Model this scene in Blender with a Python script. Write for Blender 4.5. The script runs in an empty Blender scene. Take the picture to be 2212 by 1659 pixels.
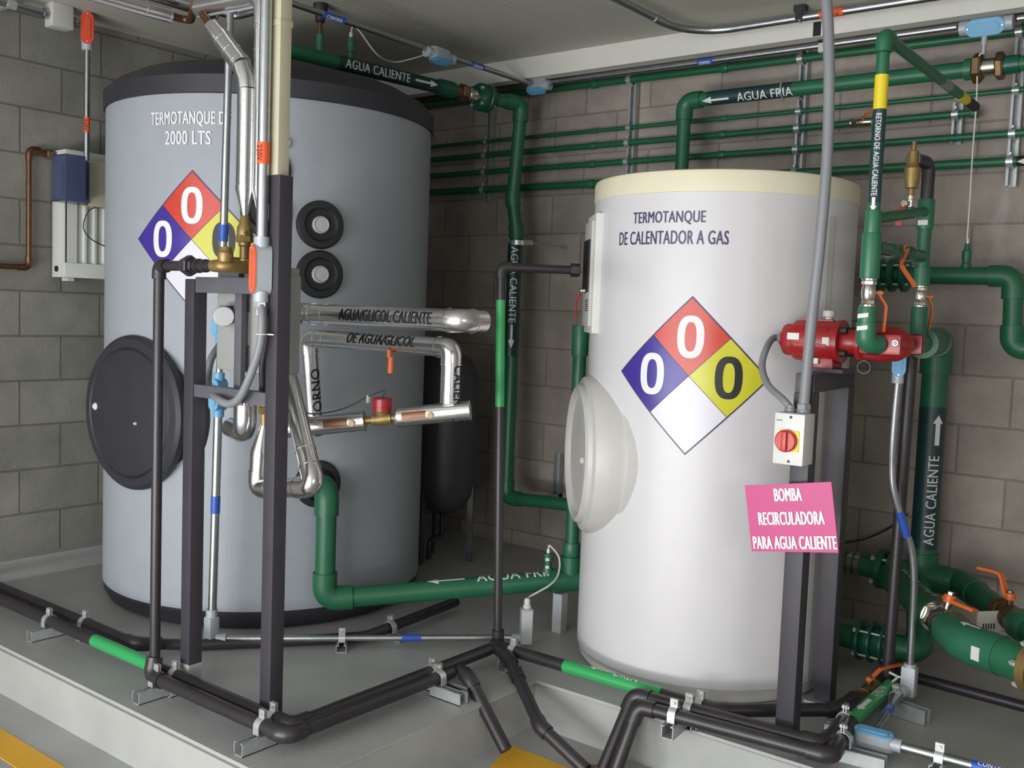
# Boiler room corner: two hot-water tanks, a plate heat exchanger stand, pump and pipework.
# World: x runs along the back wall, y goes towards the back wall, z = 0 is the top of the concrete plinth (metres).
import bpy, bmesh, math, random
from mathutils import Vector, Matrix
random.seed(7)
SC = bpy.context.scene
COL = SC.collection
PI = math.pi

# ------------------------------------------------------------------ camera
cam_d = bpy.data.cameras.new('camera')
cam = bpy.data.objects.new('camera', cam_d)
COL.objects.link(cam)
cam_d.sensor_fit = 'HORIZONTAL'
cam_d.sensor_width = 36.0
cam_d.lens = 35.04
cam_d.clip_start = 0.05
_y, _p, _r = -0.66103, -0.07239, -0.03680
fw = Vector((math.sin(_y)*math.cos(_p), math.cos(_y)*math.cos(_p), math.sin(_p)))
rt = Vector((math.cos(_y), -math.sin(_y), 0))
dn = fw.cross(rt)
rt2 = rt*math.cos(_r) + dn*math.sin(_r)
dn2 = -rt*math.sin(_r) + dn*math.cos(_r)
M = Matrix((rt2, -dn2, -fw)).transposed().to_4x4()
M.translation = Vector((0, 0, 1.35))
cam.matrix_world = M
SC.camera = cam

# ------------------------------------------------------------------ view and light
SC.view_settings.view_transform = 'Standard'
SC.view_settings.look = 'None'
SC.view_settings.gamma = 1.0
SC.view_settings.use_curve_mapping = False
SC.view_settings.exposure = 0.0
w = bpy.data.worlds.new('sky')
SC.world = w
w.use_nodes = True
w.node_tree.nodes['Background'].inputs[0].default_value = (0.75, 0.85, 1.0, 1)
w.node_tree.nodes['Background'].inputs[1].default_value = 1.0

def area(name, loc, target, sx, sy, power, col):
    d = bpy.data.lights.new(name, 'AREA')
    d.shape = 'RECTANGLE'; d.size = sx; d.size_y = sy; d.energy = power; d.color = col
    o = bpy.data.objects.new(name, d); COL.objects.link(o)
    o.location = loc
    o.rotation_euler = (Vector(target)-Vector(loc)).to_track_quat('-Z', 'Y').to_euler()
    return o
# daylight through the wide open doorway in the front wall, behind the camera
area('door_daylight', (-1.75, -2.0, 1.35), (-2.0, 1.6, -0.1), 4.2, 2.2, 122, (0.955, 0.97, 1.0))
# added fill lamp at the doorway foot, aimed up to brighten the ceiling
area('ceiling_fill', (-1.75, -2.05, 0.1), (-1.6, 2.6, 2.6), 4.2, 0.5, 160, (1.0, 0.99, 0.95))
# fill lamp added at a made-up opening in the right-hand wall, behind the camera
area('right_wall_fill', (2.5, -0.4, 1.6), (-1.6, 2.6, 0.9), 1.4, 0.9, 18, (1.0, 0.96, 0.92))

# ------------------------------------------------------------------ materials
def lin(c):
    return tuple(((v/255.0)/12.92 if v/255.0 <= 0.04045 else ((v/255.0+0.055)/1.055)**2.4) for v in c)

def mat(name, rgb, rough=0.5, metal=0.0, var=0.06, scale=9.0, bump=0.0, bscale=60.0, spec=0.5, alpha=1.0, coat=0.0):
    m = bpy.data.materials.new(name); m.use_nodes = True
    nt = m.node_tree; b = nt.nodes['Principled BSDF']
    c = lin(rgb)
    tc = nt.nodes.new('ShaderNodeTexCoord')
    nz = nt.nodes.new('ShaderNodeTexNoise'); nz.inputs['Scale'].default_value = scale; nz.inputs['Detail'].default_value = 4
    nt.links.new(tc.outputs['Object'], nz.inputs['Vector'])
    rp = nt.nodes.new('ShaderNodeValToRGB')
    rp.color_ramp.elements[0].position = 0.3; rp.color_ramp.elements[1].position = 0.7
    rp.color_ramp.elements[0].color = tuple(v*(1-var) for v in c)+(1,)
    rp.color_ramp.elements[1].color = tuple(min(1, v*(1+var)) for v in c)+(1,)
    nt.links.new(nz.outputs['Fac'], rp.inputs['Fac'])
    nt.links.new(rp.outputs['Color'], b.inputs['Base Color'])
    b.inputs['Roughness'].default_value = rough
    b.inputs['Metallic'].default_value = metal
    b.inputs['Specular IOR Level'].default_value = spec
    if coat: b.inputs['Coat Weight'].default_value = coat; b.inputs['Coat Roughness'].default_value = 0.15
    if bump:
        n2 = nt.nodes.new('ShaderNodeTexNoise'); n2.inputs['Scale'].default_value = bscale; n2.inputs['Detail'].default_value = 3
        nt.links.new(tc.outputs['Object'], n2.inputs['Vector'])
        bp = nt.nodes.new('ShaderNodeBump'); bp.inputs['Strength'].default_value = bump; bp.inputs['Distance'].default_value = 0.01
        nt.links.new(n2.outputs['Fac'], bp.inputs['Height']); nt.links.new(bp.outputs['Normal'], b.inputs['Normal'])
    if alpha < 1: b.inputs['Alpha'].default_value = alpha
    return m

def block_mat(name, ucoord, rgb, rgb2, mortar, u0, z0):
    m = bpy.data.materials.new(name); m.use_nodes = True
    nt = m.node_tree; b = nt.nodes['Principled BSDF']; L = nt.links.new
    tc = nt.nodes.new('ShaderNodeTexCoord'); sp = nt.nodes.new('ShaderNodeSeparateXYZ')
    L(tc.outputs['Object'], sp.inputs[0])
    cb = nt.nodes.new('ShaderNodeCombineXYZ')
    au = nt.nodes.new('ShaderNodeMath'); au.operation = 'SUBTRACT'; au.inputs[1].default_value = u0-20
    az = nt.nodes.new('ShaderNodeMath'); az.operation = 'SUBTRACT'; az.inputs[1].default_value = z0-20*0.2135
    L(sp.outputs[ucoord], au.inputs[0]); L(sp.outputs[2], az.inputs[0])
    L(au.outputs[0], cb.inputs[0]); L(az.outputs[0], cb.inputs[1])
    br = nt.nodes.new('ShaderNodeTexBrick')
    br.inputs['Scale'].default_value = 1.0; br.inputs['Brick Width'].default_value = 0.40; br.inputs['Row Height'].default_value = 0.2135
    br.inputs['Mortar Size'].default_value = 0.0055; br.inputs['Mortar Smooth'].default_value = 0.35
    br.offset = 0.5
    br.inputs['Color1'].default_value = lin(rgb)+(1,); br.inputs['Color2'].default_value = lin(rgb2)+(1,)
    br.inputs['Mortar'].default_value = lin(mortar)+(1,)
    L(cb.outputs[0], br.inputs['Vector'])
    nz = nt.nodes.new('ShaderNodeTexNoise'); nz.inputs['Scale'].default_value = 3.5; nz.inputs['Detail'].default_value = 8; nz.inputs['Roughness'].default_value = 0.65
    L(tc.outputs['Object'], nz.inputs['Vector'])
    mp = nt.nodes.new('ShaderNodeMapRange'); mp.inputs[1].default_value = 0.3; mp.inputs[2].default_value = 0.7; mp.inputs[3].default_value = 0.78; mp.inputs[4].default_value = 1.2
    L(nz.outputs['Fac'], mp.inputs[0])
    mx = nt.nodes.new('ShaderNodeMix'); mx.data_type = 'RGBA'; mx.blend_type = 'MULTIPLY'; mx.inputs[0].default_value = 1
    L(br.outputs['Color'], mx.inputs[6]); L(mp.outputs[0], mx.inputs[7])
    # pale mortar smears and drips
    n3 = nt.nodes.new('ShaderNodeTexNoise'); n3.inputs['Scale'].default_value = 6; n3.inputs['Detail'].default_value = 5
    sc3 = nt.nodes.new('ShaderNodeMapping'); sc3.inputs['Scale'].default_value = (1.3, 1.3, 0.55)
    L(tc.outputs['Object'], sc3.inputs['Vector']); L(sc3.outputs[0], n3.inputs['Vector'])
    r3 = nt.nodes.new('ShaderNodeMapRange'); r3.inputs[1].default_value = 0.60; r3.inputs[2].default_value = 0.68; r3.inputs[4].default_value = 0.5
    L(n3.outputs['Fac'], r3.inputs[0])
    gz = nt.nodes.new('ShaderNodeMapRange'); gz.inputs[1].default_value = 1.5; gz.inputs[2].default_value = 2.0
    L(sp.outputs[2], gz.inputs[0])
    mu = nt.nodes.new('ShaderNodeMath'); mu.operation = 'MULTIPLY'; L(r3.outputs[0], mu.inputs[0])
    if ucoord == 0: L(gz.outputs[0], mu.inputs[1])
    else: mu.inputs[1].default_value = 0.0
    m2 = nt.nodes.new('ShaderNodeMix'); m2.data_type = 'RGBA'; L(mu.outputs[0], m2.inputs[0]); L(mx.outputs[2], m2.inputs[6]); m2.inputs[7].default_value = lin((178, 172, 168))+(1,)
    L(m2.outputs[2], b.inputs['Base Color'])
    b.inputs['Roughness'].default_value = 0.9; b.inputs['Specular IOR Level'].default_value = 0.2
    fb = nt.nodes.new('ShaderNodeTexNoise'); fb.inputs['Scale'].default_value = 90; L(tc.outputs['Object'], fb.inputs['Vector'])
    ad = nt.nodes.new('ShaderNodeMath'); ad.operation = 'MULTIPLY_ADD'; ad.inputs[1].default_value = -1.0
    L(br.outputs['Fac'], ad.inputs[0])
    fs = nt.nodes.new('ShaderNodeMath'); fs.operation = 'MULTIPLY'; fs.inputs[1].default_value = 0.35; L(fb.outputs['Fac'], fs.inputs[0])
    L(fs.outputs[0], ad.inputs[2])
    bp = nt.nodes.new('ShaderNodeBump'); bp.inputs['Strength'].default_value = 0.55; bp.inputs['Distance'].default_value = 0.008
    L(ad.outputs[0], bp.inputs['Height']); L(bp.outputs[0], b.inputs['Normal'])
    return m

def ribbed_mat(name, rgb, pitch):
    m = bpy.data.materials.new(name); m.use_nodes = True
    nt = m.node_tree; b = nt.nodes['Principled BSDF']; L = nt.links.new
    tc = nt.nodes.new('ShaderNodeTexCoord')
    wv = nt.nodes.new('ShaderNodeTexWave'); wv.bands_direction = 'X'; wv.inputs['Scale'].default_value = 0.314/pitch
    L(tc.outputs['Object'], wv.inputs['Vector'])
    bp = nt.nodes.new('ShaderNodeBump'); bp.inputs['Strength'].default_value = 0.25; bp.inputs['Distance'].default_value = 0.004
    L(wv.outputs['Fac'], bp.inputs['Height']); L(bp.outputs[0], b.inputs['Normal'])
    nz = nt.nodes.new('ShaderNodeTexNoise'); nz.inputs['Scale'].default_value = 1.2
    L(tc.outputs['Object'], nz.inputs['Vector'])
    rp = nt.nodes.new('ShaderNodeValToRGB'); c = lin(rgb)
    rp.color_ramp.elements[0].color = tuple(v*0.93 for v in c)+(1,); rp.color_ramp.elements[1].color = tuple(min(1, v*1.06) for v in c)+(1,)
    L(nz.outputs['Fac'], rp.inputs['Fac']); L(rp.outputs[0], b.inputs['Base Color'])
    b.inputs['Roughness'].default_value = 0.55
    return m

K = {}
K['grey_paint'] = mat('grey_tank_vinyl', (146, 151, 158), 0.55, var=0.03, bump=0.05, bscale=220)
K['black_foam'] = mat('black_plastic_cap', (44, 43, 50), 0.5, var=0.1)
K['black_rubber'] = mat('black_rubber', (31, 30, 33), 0.6, var=0.1)
K['white_paint'] = mat('white_tank_enamel', (198, 196, 198), 0.38, var=0.015)
K['cream'] = mat('cream_plastic', (212, 206, 182), 0.45, var=0.02)
K['white_plastic'] = mat('white_plastic', (204, 204, 200), 0.4, var=0.02)
K['off_white'] = mat('off_white_plastic', (184, 182, 178), 0.45, var=0.03)
K['pale_grey_plastic'] = mat('pale_grey_plastic', (176, 178, 180), 0.45, var=0.03)
K['beige'] = mat('beige_paint', (176, 171, 148), 0.5, var=0.04)
K['green'] = mat('green_polypropylene', (32, 94, 64), 0.42, var=0.08, bump=0.03)
K['green_fit'] = mat('green_fitting', (38, 99, 71), 0.4, var=0.08)
K['green_dark'] = mat('dark_green_cast_iron', (22, 80, 62), 0.35, var=0.12)
K['green_tape'] = mat('bright_green_tape', (50, 154, 88), 0.35, var=0.03)
K['black_pipe'] = mat('black_painted_steel', (44, 40, 44), 0.38, var=0.15, bump=0.06, bscale=130)
K['black_frame'] = mat('black_painted_frame', (54, 51, 58), 0.5, var=0.08)
K['grey_frame'] = mat('charcoal_painted_bar', (84, 83, 90), 0.5, var=0.06)
K['alu'] = mat('aluminium_jacket', (214, 214, 216), 0.24, metal=1.0, var=0.04, bump=0.05, bscale=35)
K['galv'] = mat('galvanised_steel', (178, 182, 186), 0.33, metal=1.0, var=0.08, scale=40)
K['zinc'] = mat('zinc_plated_steel', (206, 208, 208), 0.36, metal=0.7, var=0.08, scale=40)
K['channel'] = mat('galvanised_channel', (172, 176, 177), 0.45, metal=0.5, var=0.1, scale=30)
K['chrome'] = mat('nickel_plated_brass', (210, 204, 194), 0.2, metal=1.0, var=0.04)
K['brass'] = mat('brass', (140, 118, 74), 0.45, metal=0.6, var=0.12, scale=40)
K['bronze'] = mat('bronze_fitting', (120, 100, 72), 0.4, metal=0.8, var=0.15, scale=30)
K['copper'] = mat('copper_tube', (112, 80, 60), 0.42, metal=0.9, var=0.15, scale=30)
K['orange'] = mat('orange_coated_lever', (206, 100, 42), 0.4, var=0.04)
K['orange_cover'] = mat('orange_painted_cover', (208, 100, 70), 0.45, var=0.03)
K['red_cover'] = mat('red_orange_cover', (196, 66, 40), 0.45, var=0.04)
K['orange_tape'] = mat('orange_tape', (210, 86, 42), 0.45, var=0.03)
K['blue_tape'] = mat('blue_tape', (44, 84, 176), 0.4, var=0.03)
K['blue_cover'] = mat('sky_blue_cover', (104, 162, 200), 0.45, var=0.04)
K['box_grey'] = mat('cast_aluminium_box', (168, 174, 180), 0.5, metal=0.2, var=0.04)
K['pvc_grey'] = mat('grey_flexible_conduit', (122, 124, 128), 0.45, var=0.04)
K['exch'] = mat('grey_foam_insulation', (140, 142, 140), 0.75, var=0.05, bump=0.1, bscale=160)
K['red_pump'] = mat('red_pump_enamel', (146, 28, 32), 0.32, var=0.06)
K['red'] = mat('red_plastic', (180, 46, 36), 0.35, var=0.03)
K['dark'] = mat('dark_recess', (28, 26, 28), 0.6, var=0.1)
K['smoke'] = mat('smoked_blue_polycarbonate', (70, 80, 110), 0.12, var=0.05, alpha=0.62)
K['rad'] = mat('radiator_enamel', (196, 197, 192), 0.35, var=0.02)
K['vessel'] = mat('dark_grey_vessel', (62, 62, 68), 0.45, var=0.06)
K['white_vinyl'] = mat('white_vinyl', (206, 203, 212), 0.35, var=0.01)
K['text_white'] = mat('white_lettering', (214, 213, 214), 0.5, var=0.01)
K['text_black'] = mat('black_lettering', (26, 25, 26), 0.5, var=0.02)
K['text_violet'] = mat('dark_violet_lettering', (62, 50, 92), 0.4, var=0.02)
K['text_red'] = mat('dark_red_lettering', (120, 30, 20), 0.5, var=0.02)
K['v_red'] = mat('red_vinyl', (188, 60, 44), 0.3, var=0.02)
K['v_blue'] = mat('blue_violet_vinyl', (60, 46, 136), 0.3, var=0.02)
K['v_yellow'] = mat('yellow_vinyl', (190, 188, 44), 0.3, var=0.02)
K['magenta'] = mat('magenta_sign_board', (182, 42, 114), 0.4, var=0.02)
K['yellow_tape'] = mat('yellow_tape', (216, 194, 38), 0.4, var=0.02)
K['label_white'] = mat('white_label', (204, 204, 197), 0.5, var=0.02)
K['wire_white'] = mat('white_cable', (208, 206, 202), 0.45, var=0.02)
K['wire_black'] = mat('black_cable', (40, 38, 40), 0.5, var=0.02)
K['floor'] = mat('grey_painted_concrete', (160, 161, 159), 0.42, var=0.07, scale=5, bump=0.06, bscale=45)
K['yellow_floor'] = mat('yellow_floor_paint', (222, 166, 36), 0.45, var=0.06, scale=6)
K['base'] = mat('grey_painted_curb', (150, 151, 149), 0.6, var=0.05)
K['label_band'] = mat('dark_teal_label_band', (24, 56, 58), 0.4, var=0.05)
K['white_wall'] = mat('white_painted_wall', (206, 203, 196), 0.8, var=0.03)
K['ceil'] = ribbed_mat('ribbed_ceiling_panel', (178, 176, 166), 0.035)
K['ceil_trim'] = mat('white_ceiling_trim', (206, 205, 198), 0.45, var=0.02)
K['wall_l'] = block_mat('grey_block_wall', 1, (124, 123, 116), (116, 115, 108), (98, 95, 88), 2.284, 0.510)
K['wall_b'] = block_mat('grey_block_wall_back', 0, (162, 153, 144), (150, 142, 134), (134, 126, 119), 0.1, 0.510)

# ------------------------------------------------------------------ mesh builder
def fillet(pts, bend, n=7):
    P_ = [Vector(p) for p in pts]
    if bend <= 0: return P_
    out = [P_[0]]
    for i in range(1, len(P_)-1):
        a = (P_[i-1]-P_[i]); b = (P_[i+1]-P_[i])
        la, lb = a.length, b.length
        a.normalize(); b.normalize()
        ang = a.angle(b)
        if ang > PI-0.02: out.append(P_[i]); continue
        t = min(bend/math.tan(ang/2), la*0.49, lb*0.49)
        r = t*math.tan(ang/2)
        c = P_[i] + (a+b).normalized()*(r/math.sin(ang/2))
        s = P_[i]+a*t-c; e = P_[i]+b*t-c
        tot = s.angle(e); ax = s.cross(e).normalized()
        for k in range(n+1): out.append(c + Matrix.Rotation(tot*k/n, 3, ax) @ s)
    out.append(P_[-1])
    return out

def smooth_curve(pts, n=8):
    P_ = [Vector(p) for p in pts]; Q = [P_[0]*2-P_[1]]+P_+[P_[-1]*2-P_[-2]]; out = []
    for i in range(1, len(Q)-2):
        p0, p1, p2, p3 = Q[i-1:i+3]
        for k in range(n):
            t = k/n
            out.append(0.5*((2*p1)+(p2-p0)*t+(2*p0-5*p1+4*p2-p3)*t*t+(3*p1-p0-3*p2+p3)*t**3))
    out.append(P_[-1]); return out

def perp(d):
    u = Vector((0, 0, 1)) if abs(d.z) < 0.9 else Vector((1, 0, 0))
    u = (u - d*u.dot(d)).normalized()
    return u, d.cross(u)

class MB:
    def __init__(self): self.bm = bmesh.new()
    def tube(self, path, r, seg=20, cap=True, flat=None, up=None):
        P_ = [Vector(p) for p in path]; n = len(P_)
        R = r if isinstance(r, (list, tuple)) else [r]*n
        T = []
        for i in range(n):
            t = P_[min(i+1, n-1)]-P_[max(i-1, 0)]
            T.append(t.normalized())
        u, v = perp(T[0])
        if up is not None:
            u = Vector(up); u = (u-T[0]*u.dot(T[0])).normalized(); v = T[0].cross(u)
        rings = []
        for i in range(n):
            if i:
                u = (u-T[i]*u.dot(T[i])).normalized(); v = T[i].cross(u)
            fx, fy = flat if flat else (1, 1)
            rings.append([self.bm.verts.new(P_[i]+u*(R[i]*fx*math.cos(2*PI*k/seg))+v*(R[i]*fy*math.sin(2*PI*k/seg))) for k in range(seg)])
        for a, b in zip(rings, rings[1:]):
            for k in range(seg): self.bm.faces.new((a[k], a[(k+1) % seg], b[(k+1) % seg], b[k]))
        if cap:
            self.bm.faces.new(rings[0][::-1]); self.bm.faces.new(rings[-1])
        return self
    def bar(self, path, wx, wy, up=(0, 0, 1)):               # rectangular section swept along a path
        P_ = [Vector(p) for p in path]; n = len(P_); rings = []
        for i in range(n):
            t = (P_[min(i+1, n-1)]-P_[max(i-1, 0)]).normalized()
            u = Vector(up); u = (u-t*u.dot(t)); u = u.normalized() if u.length > 1e-4 else perp(t)[0]
            v = t.cross(u)
            rings.append([self.bm.verts.new(P_[i]+u*(wx/2*a)+v*(wy/2*b)) for a, b in ((1, 1), (-1, 1), (-1, -1), (1, -1))])
        for a, b in zip(rings, rings[1:]):
            for k in range(4): self.bm.faces.new((a[k], a[(k+1) % 4], b[(k+1) % 4], b[k]))
        self.bm.faces.new(rings[0][::-1]); self.bm.faces.new(rings[-1])
        return self
    def cyl(self, a, b, r, r2=None, seg=20):
        return self.tube([a, b], [r, r if r2 is None else r2], seg)
    def lathe(self, prof, o, axis=(0, 0, 1), seg=32, rot=0.0):
        d = Vector(axis).normalized(); u, v = perp(d); o = Vector(o); rings = []
        for r, h in prof:
            if r < 1e-5: rings.append([self.bm.verts.new(o+d*h)])
            else: rings.append([self.bm.verts.new(o+d*h+u*(r*math.cos(2*PI*k/seg+rot))+v*(r*math.sin(2*PI*k/seg+rot))) for k in range(seg)])
        for a, b in zip(rings, rings[1:]):
            for k in range(seg):
                q = [a[k % len(a)], a[(k+1) % len(a)], b[(k+1) % len(b)], b[k % len(b)]]
                f = []
                for x in q:
                    if x not in f: f.append(x)
                if len(f) > 2: self.bm.faces.new(f)
        if len(rings[0]) > 1: self.bm.faces.new(rings[0][::-1])
        if len(rings[-1]) > 1: self.bm.faces.new(rings[-1])
        return self
    def nut(self, a, b, r, rot=0.0):
        a = Vector(a); b = Vector(b); h = (b-a).length; c = min(0.12*r, h*0.2)
        return self.lathe([(r*0.9, 0), (r, c), (r, h-c), (r*0.9, h)], a, b-a, 6, rot)
    def box(self, c, s, ux=(1, 0, 0), uz=(0, 0, 1), bevel=0.0):
        ux = Vector(ux).normalized(); uz = Vector(uz).normalized(); uy = uz.cross(ux)
        c = Vector(c); vs = {}
        for i in (-1, 1):
            for j in (-1, 1):
                for k in (-1, 1): vs[i, j, k] = self.bm.verts.new(c+ux*(s[0]/2*i)+uy*(s[1]/2*j)+uz*(s[2]/2*k))
        q = [((-1, -1, -1), (-1, 1, -1), (1, 1, -1), (1, -1, -1)), ((-1, -1, 1), (1, -1, 1), (1, 1, 1), (-1, 1, 1)),
             ((-1, -1, -1), (1, -1, -1), (1, -1, 1), (-1, -1, 1)), ((1, -1, -1), (1, 1, -1), (1, 1, 1), (1, -1, 1)),
             ((1, 1, -1), (-1, 1, -1), (-1, 1, 1), (1, 1, 1)), ((-1, 1, -1), (-1, -1, -1), (-1, -1, 1), (-1, 1, 1))]
        fs = [self.bm.faces.new([vs[p] for p in f]) for f in q]
        if bevel:
            es = list({e for f in fs for e in f.edges})
            bmesh.ops.bevel(self.bm, geom=es, offset=bevel, segments=2, affect='EDGES', profile=0.6)
        return self
    def prism(self, poly, o, ux, uy, h, bevel=0.0):          # 2-D outline in (ux, uy), extruded h along ux x uy
        ux = Vector(ux).normalized(); uy = Vector(uy).normalized(); n = ux.cross(uy); o = Vector(o)
        a = [self.bm.verts.new(o+ux*x+uy*y) for x, y in poly]; b = [self.bm.verts.new(o+ux*x+uy*y+n*h) for x, y in poly]
        m = len(poly); fs = [self.bm.faces.new(a[::-1]), self.bm.faces.new(b)]
        for k in range(m): fs.append(self.bm.faces.new((a[k], a[(k+1) % m], b[(k+1) % m], b[k])))
        if bevel: bmesh.ops.bevel(self.bm, geom=list(fs[1].edges), offset=bevel, segments=2, affect='EDGES')
        return self
    def sphere(self, c, r, sz=1.0):
        pr = [(r*math.sin(PI*k/10), -r*sz*math.cos(PI*k/10)) for k in range(11)]
        pr[0] = (0, -r*sz); pr[-1] = (0, r*sz)
        return self.lathe(pr, c, (0, 0, 1), 18)

def origin_of(o):
    v = Vector((0, 0, 0))
    while o is not None: v += o.location; o = o.parent
    return v

def link_mesh(name, bm, m, parent=None, smooth=True):
    off = origin_of(parent)
    if off.length: bmesh.ops.translate(bm, verts=bm.verts, vec=-off)
    bmesh.ops.recalc_face_normals(bm, faces=bm.faces)
    for f in bm.faces: f.smooth = smooth
    for e in bm.edges:
        if len(e.link_faces) == 2 and e.calc_face_angle(0) > 0.62: e.smooth = False
    me = bpy.data.meshes.new(name); bm.to_mesh(me); bm.free()
    me.materials.append(K[m] if isinstance(m, str) else m)
    o = bpy.data.objects.new(name, me); COL.objects.link(o)
    if parent is not None: o.parent = parent
    return o

def part(parent, name, mb, m, label=None):
    o = link_mesh(name, mb.bm if isinstance(mb, MB) else mb, m, parent)
    if label: o['label'] = label
    return o

def thing(name, label, cat, loc, group=None):
    o = bpy.data.objects.new(name, None); COL.objects.link(o)
    o.location = Vector(loc); o.empty_display_size = 0.05
    o['label'] = label; o['category'] = cat
    if group: o['group'] = group
    return o

def struct(name, mb, m):
    o = link_mesh(name, mb.bm, m); o['kind'] = 'structure'; return o

# ------------------------------------------------------------------ lettering and stickers
_glyphs = {}
def glyphs(s, bold):
    key = (s, bold)
    if key not in _glyphs:
        c = bpy.data.curves.new('lettering', 'FONT'); c.body = s; c.size = 1.0; c.resolution_u = 3
        c.fill_mode = 'FRONT'; c.space_character = 1.04 + bold*1.5
        o = bpy.data.objects.new('lettering', c); COL.objects.link(o)
        me = bpy.data.meshes.new_from_object(o.evaluated_get(bpy.context.evaluated_depsgraph_get()))
        vs = [(v.co.x, v.co.y) for v in me.vertices]; fs = [tuple(p.vertices) for p in me.polygons]
        bpy.data.objects.remove(o); bpy.data.curves.remove(c); bpy.data.meshes.remove(me)
        x0 = min(v[0] for v in vs); x1 = max(v[0] for v in vs); y0 = min(v[1] for v in vs); y1 = max(v[1] for v in vs)
        _glyphs[key] = ([((x-x0)/(x1-x0)-0.5, (y-y0)/(y1-y0)-0.5) for x, y in vs], fs)
    return _glyphs[key]

def flat_text(bm, s, wid, hei, cu=0.0, cv=0.0, bold=0.02):
    vs, fs = glyphs(s, bold)
    for k in (-1, 0, 1):                                       # slightly widened strokes
        V_ = [bm.verts.new((cu+x*wid+k*bold*hei*1.5, cv+y*hei, (k+1)*0.0003)) for x, y in vs]
        for f in fs:
            try: bm.faces.new([V_[i] for i in f])
            except ValueError: pass

def flat_zero(bm, wid, hei, cu, cv, stroke, n=40):
    def ring(a, b, e): return [(a*math.copysign(abs(math.cos(2*PI*k/n))**e, math.cos(2*PI*k/n)), b*math.copysign(abs(math.sin(2*PI*k/n))**e, math.sin(2*PI*k/n))) for k in range(n)]
    o = [bm.verts.new((cu+x, cv+y, 0)) for x, y in ring(wid/2, hei/2, 0.8)]
    i = [bm.verts.new((cu+x, cv+y, 0)) for x, y in ring(wid/2-stroke, hei/2-stroke*0.85, 0.8)]
    for k in range(n): bm.faces.new((o[k], o[(k+1) % n], i[(k+1) % n], i[k]))

def flat_poly(bm, pts):
    bm.faces.new([bm.verts.new((x, y, 0)) for x, y in pts])

def flat_arrow(bm, length, wid, head, cu, cv=0.0, sgn=1, shaft=0.3):
    h = length/2; s = sgn
    flat_poly(bm, [(cu+s*h, cv), (cu+s*(h-head), cv+wid/2), (cu+s*(h-head), cv+wid*shaft/2), (cu-s*h, cv+wid*shaft/2),
                   (cu-s*h, cv-wid*shaft/2), (cu+s*(h-head), cv-wid*shaft/2), (cu+s*(h-head), cv-wid/2)])

def wrap(bm, fn, step_u=None, step_v=None):
    for ax, st in ((0, step_u), (1, step_v)):
        if not st: continue
        lo = min(v.co[ax] for v in bm.verts); hi = max(v.co[ax] for v in bm.verts)
        k = math.ceil(lo/st)
        while k*st < hi:
            nrm = Vector((1, 0, 0)) if ax == 0 else Vector((0, 1, 0))
            bmesh.ops.bisect_plane(bm, geom=list(bm.verts)+list(bm.edges)+list(bm.faces), plane_co=nrm*(k*st), plane_no=nrm, dist=1e-6)
            k += 1
    for v in bm.verts:
        x, y, z = v.co; p = fn(x, y)
        if z: p = p+(fn(x+0.001, y)-p).cross(fn(x, y+0.001)-p).normalized()*z
        v.co = p
    return bm

def on_tank(c, r, th0, z0, lift=0.0015):
    return lambda u, v: Vector((c[0]+(r+lift)*math.cos(th0+u/r), c[1]+(r+lift)*math.sin(th0+u/r), z0+v))

def on_pipe(p0, d, n0, r, lift=0.001):
    p0 = Vector(p0); d = Vector(d).normalized(); n0 = Vector(n0); n0 = (n0-d*n0.dot(d)).normalized(); wv = n0.cross(d)
    return lambda u, v: p0+d*u+(n0*math.cos(v/r)+wv*math.sin(v/r))*(r+lift)

def on_plane(o, ux, uy, lift=0.001):
    o = Vector(o); ux = Vector(ux).normalized(); uy = Vector(uy).normalized(); n = ux.cross(uy)
    return lambda u, v: o+ux*u+uy*v+n*lift

def decal(parent, name, bm, fn, m, su=None, sv=None, label=None):
    bm = wrap(bm, fn, su, sv)
    return part(parent, name, bm, m, label)

# ------------------------------------------------------------------ shared plumbing builders
def run(root, a, b, r, m, name='pipe_run'):
    return part(root, name, MB().cyl(a, b, r, seg=24), m)

def elbow_part(root, a, c, b, r, m, fat=1.22, bend=None, name='elbow'):
    """fitting turning from a through corner c to b"""
    a, c, b = Vector(a), Vector(c), Vector(b)
    da = (a-c).normalized(); db = (b-c).normalized()
    bend = bend or r*1.9
    t = bend/math.tan(da.angle(db)/2)
    L_ = t+r*0.9
    mb = MB().tube(fillet([c+da*L_, c, c+db*L_], bend, 10), r*fat, 24)
    return part(root, name, mb, m), L_

def pipeline(name, label, cat, pts, r, m, em=None, fat=1.22, bend=None, group=None, root=None, skip=()):
    """straight runs with an elbow at every corner; the runs stop inside the elbow sockets"""
    P_ = [Vector(p) for p in pts]
    root = root or thing(name, label, cat, P_[0], group)
    cut = {}
    for i in range(1, len(P_)-1):
        if i in skip: cut[i] = 0; continue
        _, L_ = elbow_part(root, P_[i-1], P_[i], P_[i+1], r, em or m, fat, bend)
        cut[i] = L_*0.9
    for i in range(len(P_)-1):
        d = (P_[i+1]-P_[i]); n = d.normalized()
        a = P_[i]+n*cut.get(i, 0); b = P_[i+1]-n*cut.get(i+1, 0)
        if (b-a).dot(n) > 0.005: run(root, a, b, r, m)
    return root

def sleeve(root, a, b, r, m, name='coupling', label=None):
    a, b = Vector(a), Vector(b); h = (b-a).length; c = min(h*0.12, r*0.25)
    return part(root, name, MB().lathe([(r*0.93, 0), (r, c), (r, h-c), (r*0.93, h)], a, b-a, 24), m, label)

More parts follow.
